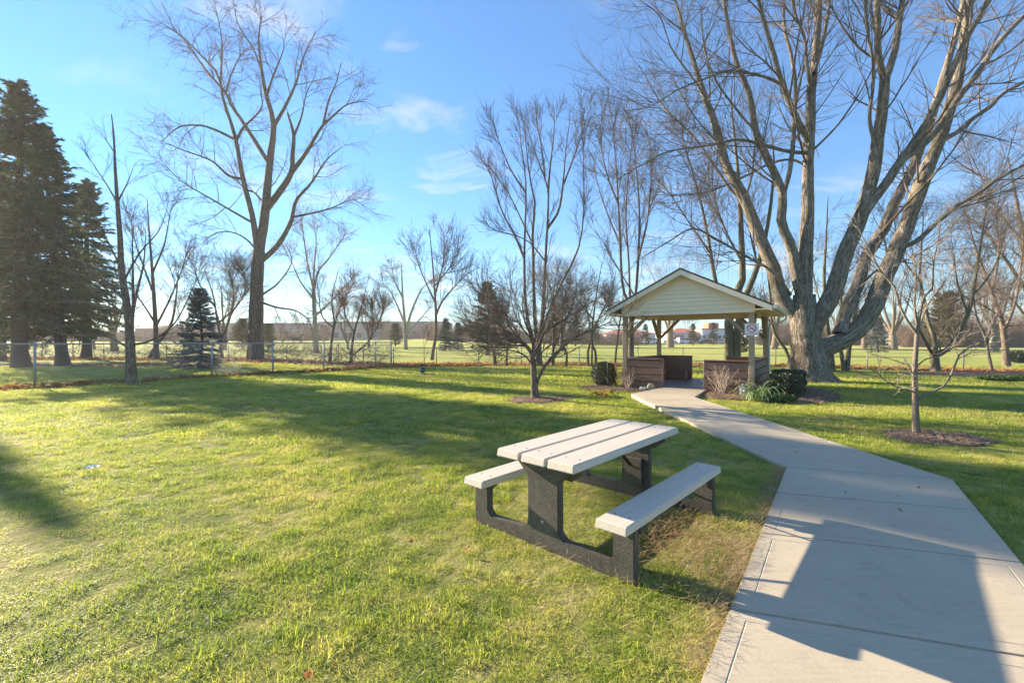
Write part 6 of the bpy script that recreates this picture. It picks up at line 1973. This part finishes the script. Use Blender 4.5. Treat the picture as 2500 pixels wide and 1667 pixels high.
def scatter(name, label, pts, rot, scl, tufts):
    me = bpy.data.meshes.new(name)
    me.vertices.add(len(pts)); me.vertices.foreach_set('co', np.asarray(pts, np.float32).ravel())
    for k, v in (('rz', rot), ('sc', scl)):
        at_ = me.attributes.new(k, 'FLOAT', 'POINT'); at_.data.foreach_set('value', np.asarray(v, np.float32))
    at_ = me.attributes.new('pick', 'INT', 'POINT'); at_.data.foreach_set('value', np.random.default_rng(3).integers(0, len(tufts), len(pts)).astype(np.int32))
    o = link(name, me, kind='stuff', label=label)
    src = bpy.data.collections.new(name + '_sources')
    for t in tufts:
        src.objects.link(bpy.data.objects.new('grass_tuft', t))
    ng = bpy.data.node_groups.new(name, 'GeometryNodeTree')
    ng.interface.new_socket('Geometry', in_out='INPUT', socket_type='NodeSocketGeometry')
    ng.interface.new_socket('Geometry', in_out='OUTPUT', socket_type='NodeSocketGeometry')
    N, Lk = ng.nodes.new, ng.links.new
    gi, go = N('NodeGroupInput'), N('NodeGroupOutput')
    ci = N('GeometryNodeCollectionInfo'); ci.inputs['Collection'].default_value = src
    ci.inputs['Separate Children'].default_value = True; ci.inputs['Reset Children'].default_value = True
    ip = N('GeometryNodeInstanceOnPoints'); ip.inputs['Pick Instance'].default_value = True
    def named(nm, ty):
        n = N('GeometryNodeInputNamedAttribute'); n.data_type = ty; n.inputs[0].default_value = nm; return n.outputs[0]
    cx = N('ShaderNodeCombineXYZ'); Lk(named('rz', 'FLOAT'), cx.inputs[2])
    cs = N('ShaderNodeCombineXYZ'); sv = named('sc', 'FLOAT')
    for i in range(3): Lk(sv, cs.inputs[i])
    Lk(gi.outputs[0], ip.inputs['Points']); Lk(ci.outputs[0], ip.inputs['Instance'])
    Lk(named('pick', 'INT'), ip.inputs['Instance Index'])
    Lk(cx.outputs[0], ip.inputs['Rotation']); Lk(cs.outputs[0], ip.inputs['Scale'])
    Lk(ip.outputs[0], go.inputs[0])
    md = o.modifiers.new('scatter', 'NODES'); md.node_group = ng
    return o


def clumps(x, y):
    return 0.5 + 0.25 * np.sin(2.1 * x + 1.3 * np.sin(1.7 * y)) * np.sin(2.6 * y + 1.1 * np.sin(1.9 * x)) + 0.25 * np.sin(6.3 * x + 2 * np.sin(5.1 * y)) * np.sin(7.1 * y + 1.7 * np.sin(6.0 * x))


def lawn():
    rng = np.random.default_rng(500)
    near = [tuft_mesh(510 + i, 0.08, 110, 0.018, 0.054, 0.0014) for i in range(5)]
    mid = [tuft_mesh(520 + i, 0.20, 150, 0.03, 0.08, 0.003) for i in range(4)]
    far = [tuft_mesh(530 + i, 0.45, 150, 0.05, 0.11, 0.0075) for i in range(3)]
    for nm, tufts, y0, y1, dens, lab in (('grass_near', near, 1.2, 7.0, 210, 'short tufted lawn grass close by'), ('grass_mid', mid, 6.8, 15.0, 42, 'lawn grass of the middle lawn'), ('grass_far', far, 14.6, 31.0, 12, 'lawn grass reaching to the fences')):
        xm = y1 * 1250 / F * 1.08 + 1.0
        n = int(dens * 2 * xm * (y1 - y0))
        x, y = rng.uniform(-xm, xm, n), rng.uniform(y0, y1, n)
        k = in_fov(x, y) & ~blocked(x, y)
        x, y = x[k], y[k]
        k = np.ones(len(x), bool)
        for e in EARTH: k &= ~inpoly(x, y, e)
        if nm == 'grass_far': k &= ~((y > 28.2) & (x > -6))
        x, y = x[k], y[k]
        c = clumps(x, y)
        s = (0.45 + 0.9 * c) * rng.uniform(0.7, 1.3, len(x))
        dt = np.hypot((x - 0.9), (y - 4.0))              # thin, worn grass under the table
        s *= np.where(dt < 1.1, 0.75, 1.0)
        c = clumps(x, y)
        keep = rng.random(len(x)) < np.where(dt < 1.0, 0.6, 0.94) * np.clip((c - 0.12) / 0.22, 0.25, 1)
        x, y, s = x[keep], y[keep], s[keep]
        scatter(nm, lab, np.stack([x, y, zt(x, y)], -1), rng.uniform(0, 6.28, len(x)), s, tufts)

    # taller coarse tufts standing in the thicker patches
    tall = [tuft_mesh(540 + i, 0.07, 70, 0.05, 0.115, 0.0021, 0.36) for i in range(4)]
    n = 9000
    x, y = rng.uniform(-9, 9, n), rng.uniform(1.3, 9, n)
    k = in_fov(x, y) & ~blocked(x, y) & (rng.random(n) < np.clip((clumps(x * 0.83 + 3, y * 0.83) - 0.52) * 3.2, 0, 1)) & (np.hypot(x - 0.9, y - 4.0) > 1.0)
    x, y = x[k], y[k]
    scatter('grass_clumps', 'taller dark-green grass clumps dotted over the near lawn', np.stack([x, y, zt(x, y)], -1), rng.uniform(0, 6.28, len(x)), rng.uniform(0.55, 1.05, len(x)), tall)


lawn()


def straw():
    rng = np.random.default_rng(600); a = Acc()
    n = 3600
    c = np.array([1.5, 3.25]); x = rng.normal(c[0], 0.30, n); y = rng.normal(c[1], 0.42, n)
    x2 = rng.normal(0.95, 0.7, 800); y2 = rng.normal(3.3, 0.7, 800)
    x3, y3 = rng.uniform(-1, 2.8, 900), rng.uniform(1.6, 4.5, 900)
    # along the left edge of the path
    t = rng.uniform(0, 4.2, 2200); e = BL[None] - D1[None] * t[:, None] - N1[None] * np.abs(rng.normal(0, 0.07, 2200))[:, None]
    x = np.concatenate([x, x2, x3, e[:, 0]]); y = np.concatenate([y, y2, y3, e[:, 1]])
    k = ~blocked(x, y, False) & (y > 1.2); x, y = x[k], y[k]; n = len(x)
    z = 0.025 + 0.06 * rng.random(n) ** 1.5
    ang = rng.uniform(0, 6.28, n); L = rng.uniform(0.03, 0.075, n)
    A = np.stack([np.cos(ang) * L, np.sin(ang) * L, rng.normal(0, 0.35, n) * L], -1)
    B = np.stack([-np.sin(ang), np.cos(ang), np.zeros(n)], -1) * rng.uniform(0.0008, 0.0018, n)[:, None]
    a.cards(np.stack([x, y, z], -1), A, B)
    link('pine_straw', a.mesh('pine_straw', M['straw'], smooth=False), kind='stuff', label='dry tan straw strewn under the picnic table and at the path edge')


straw()
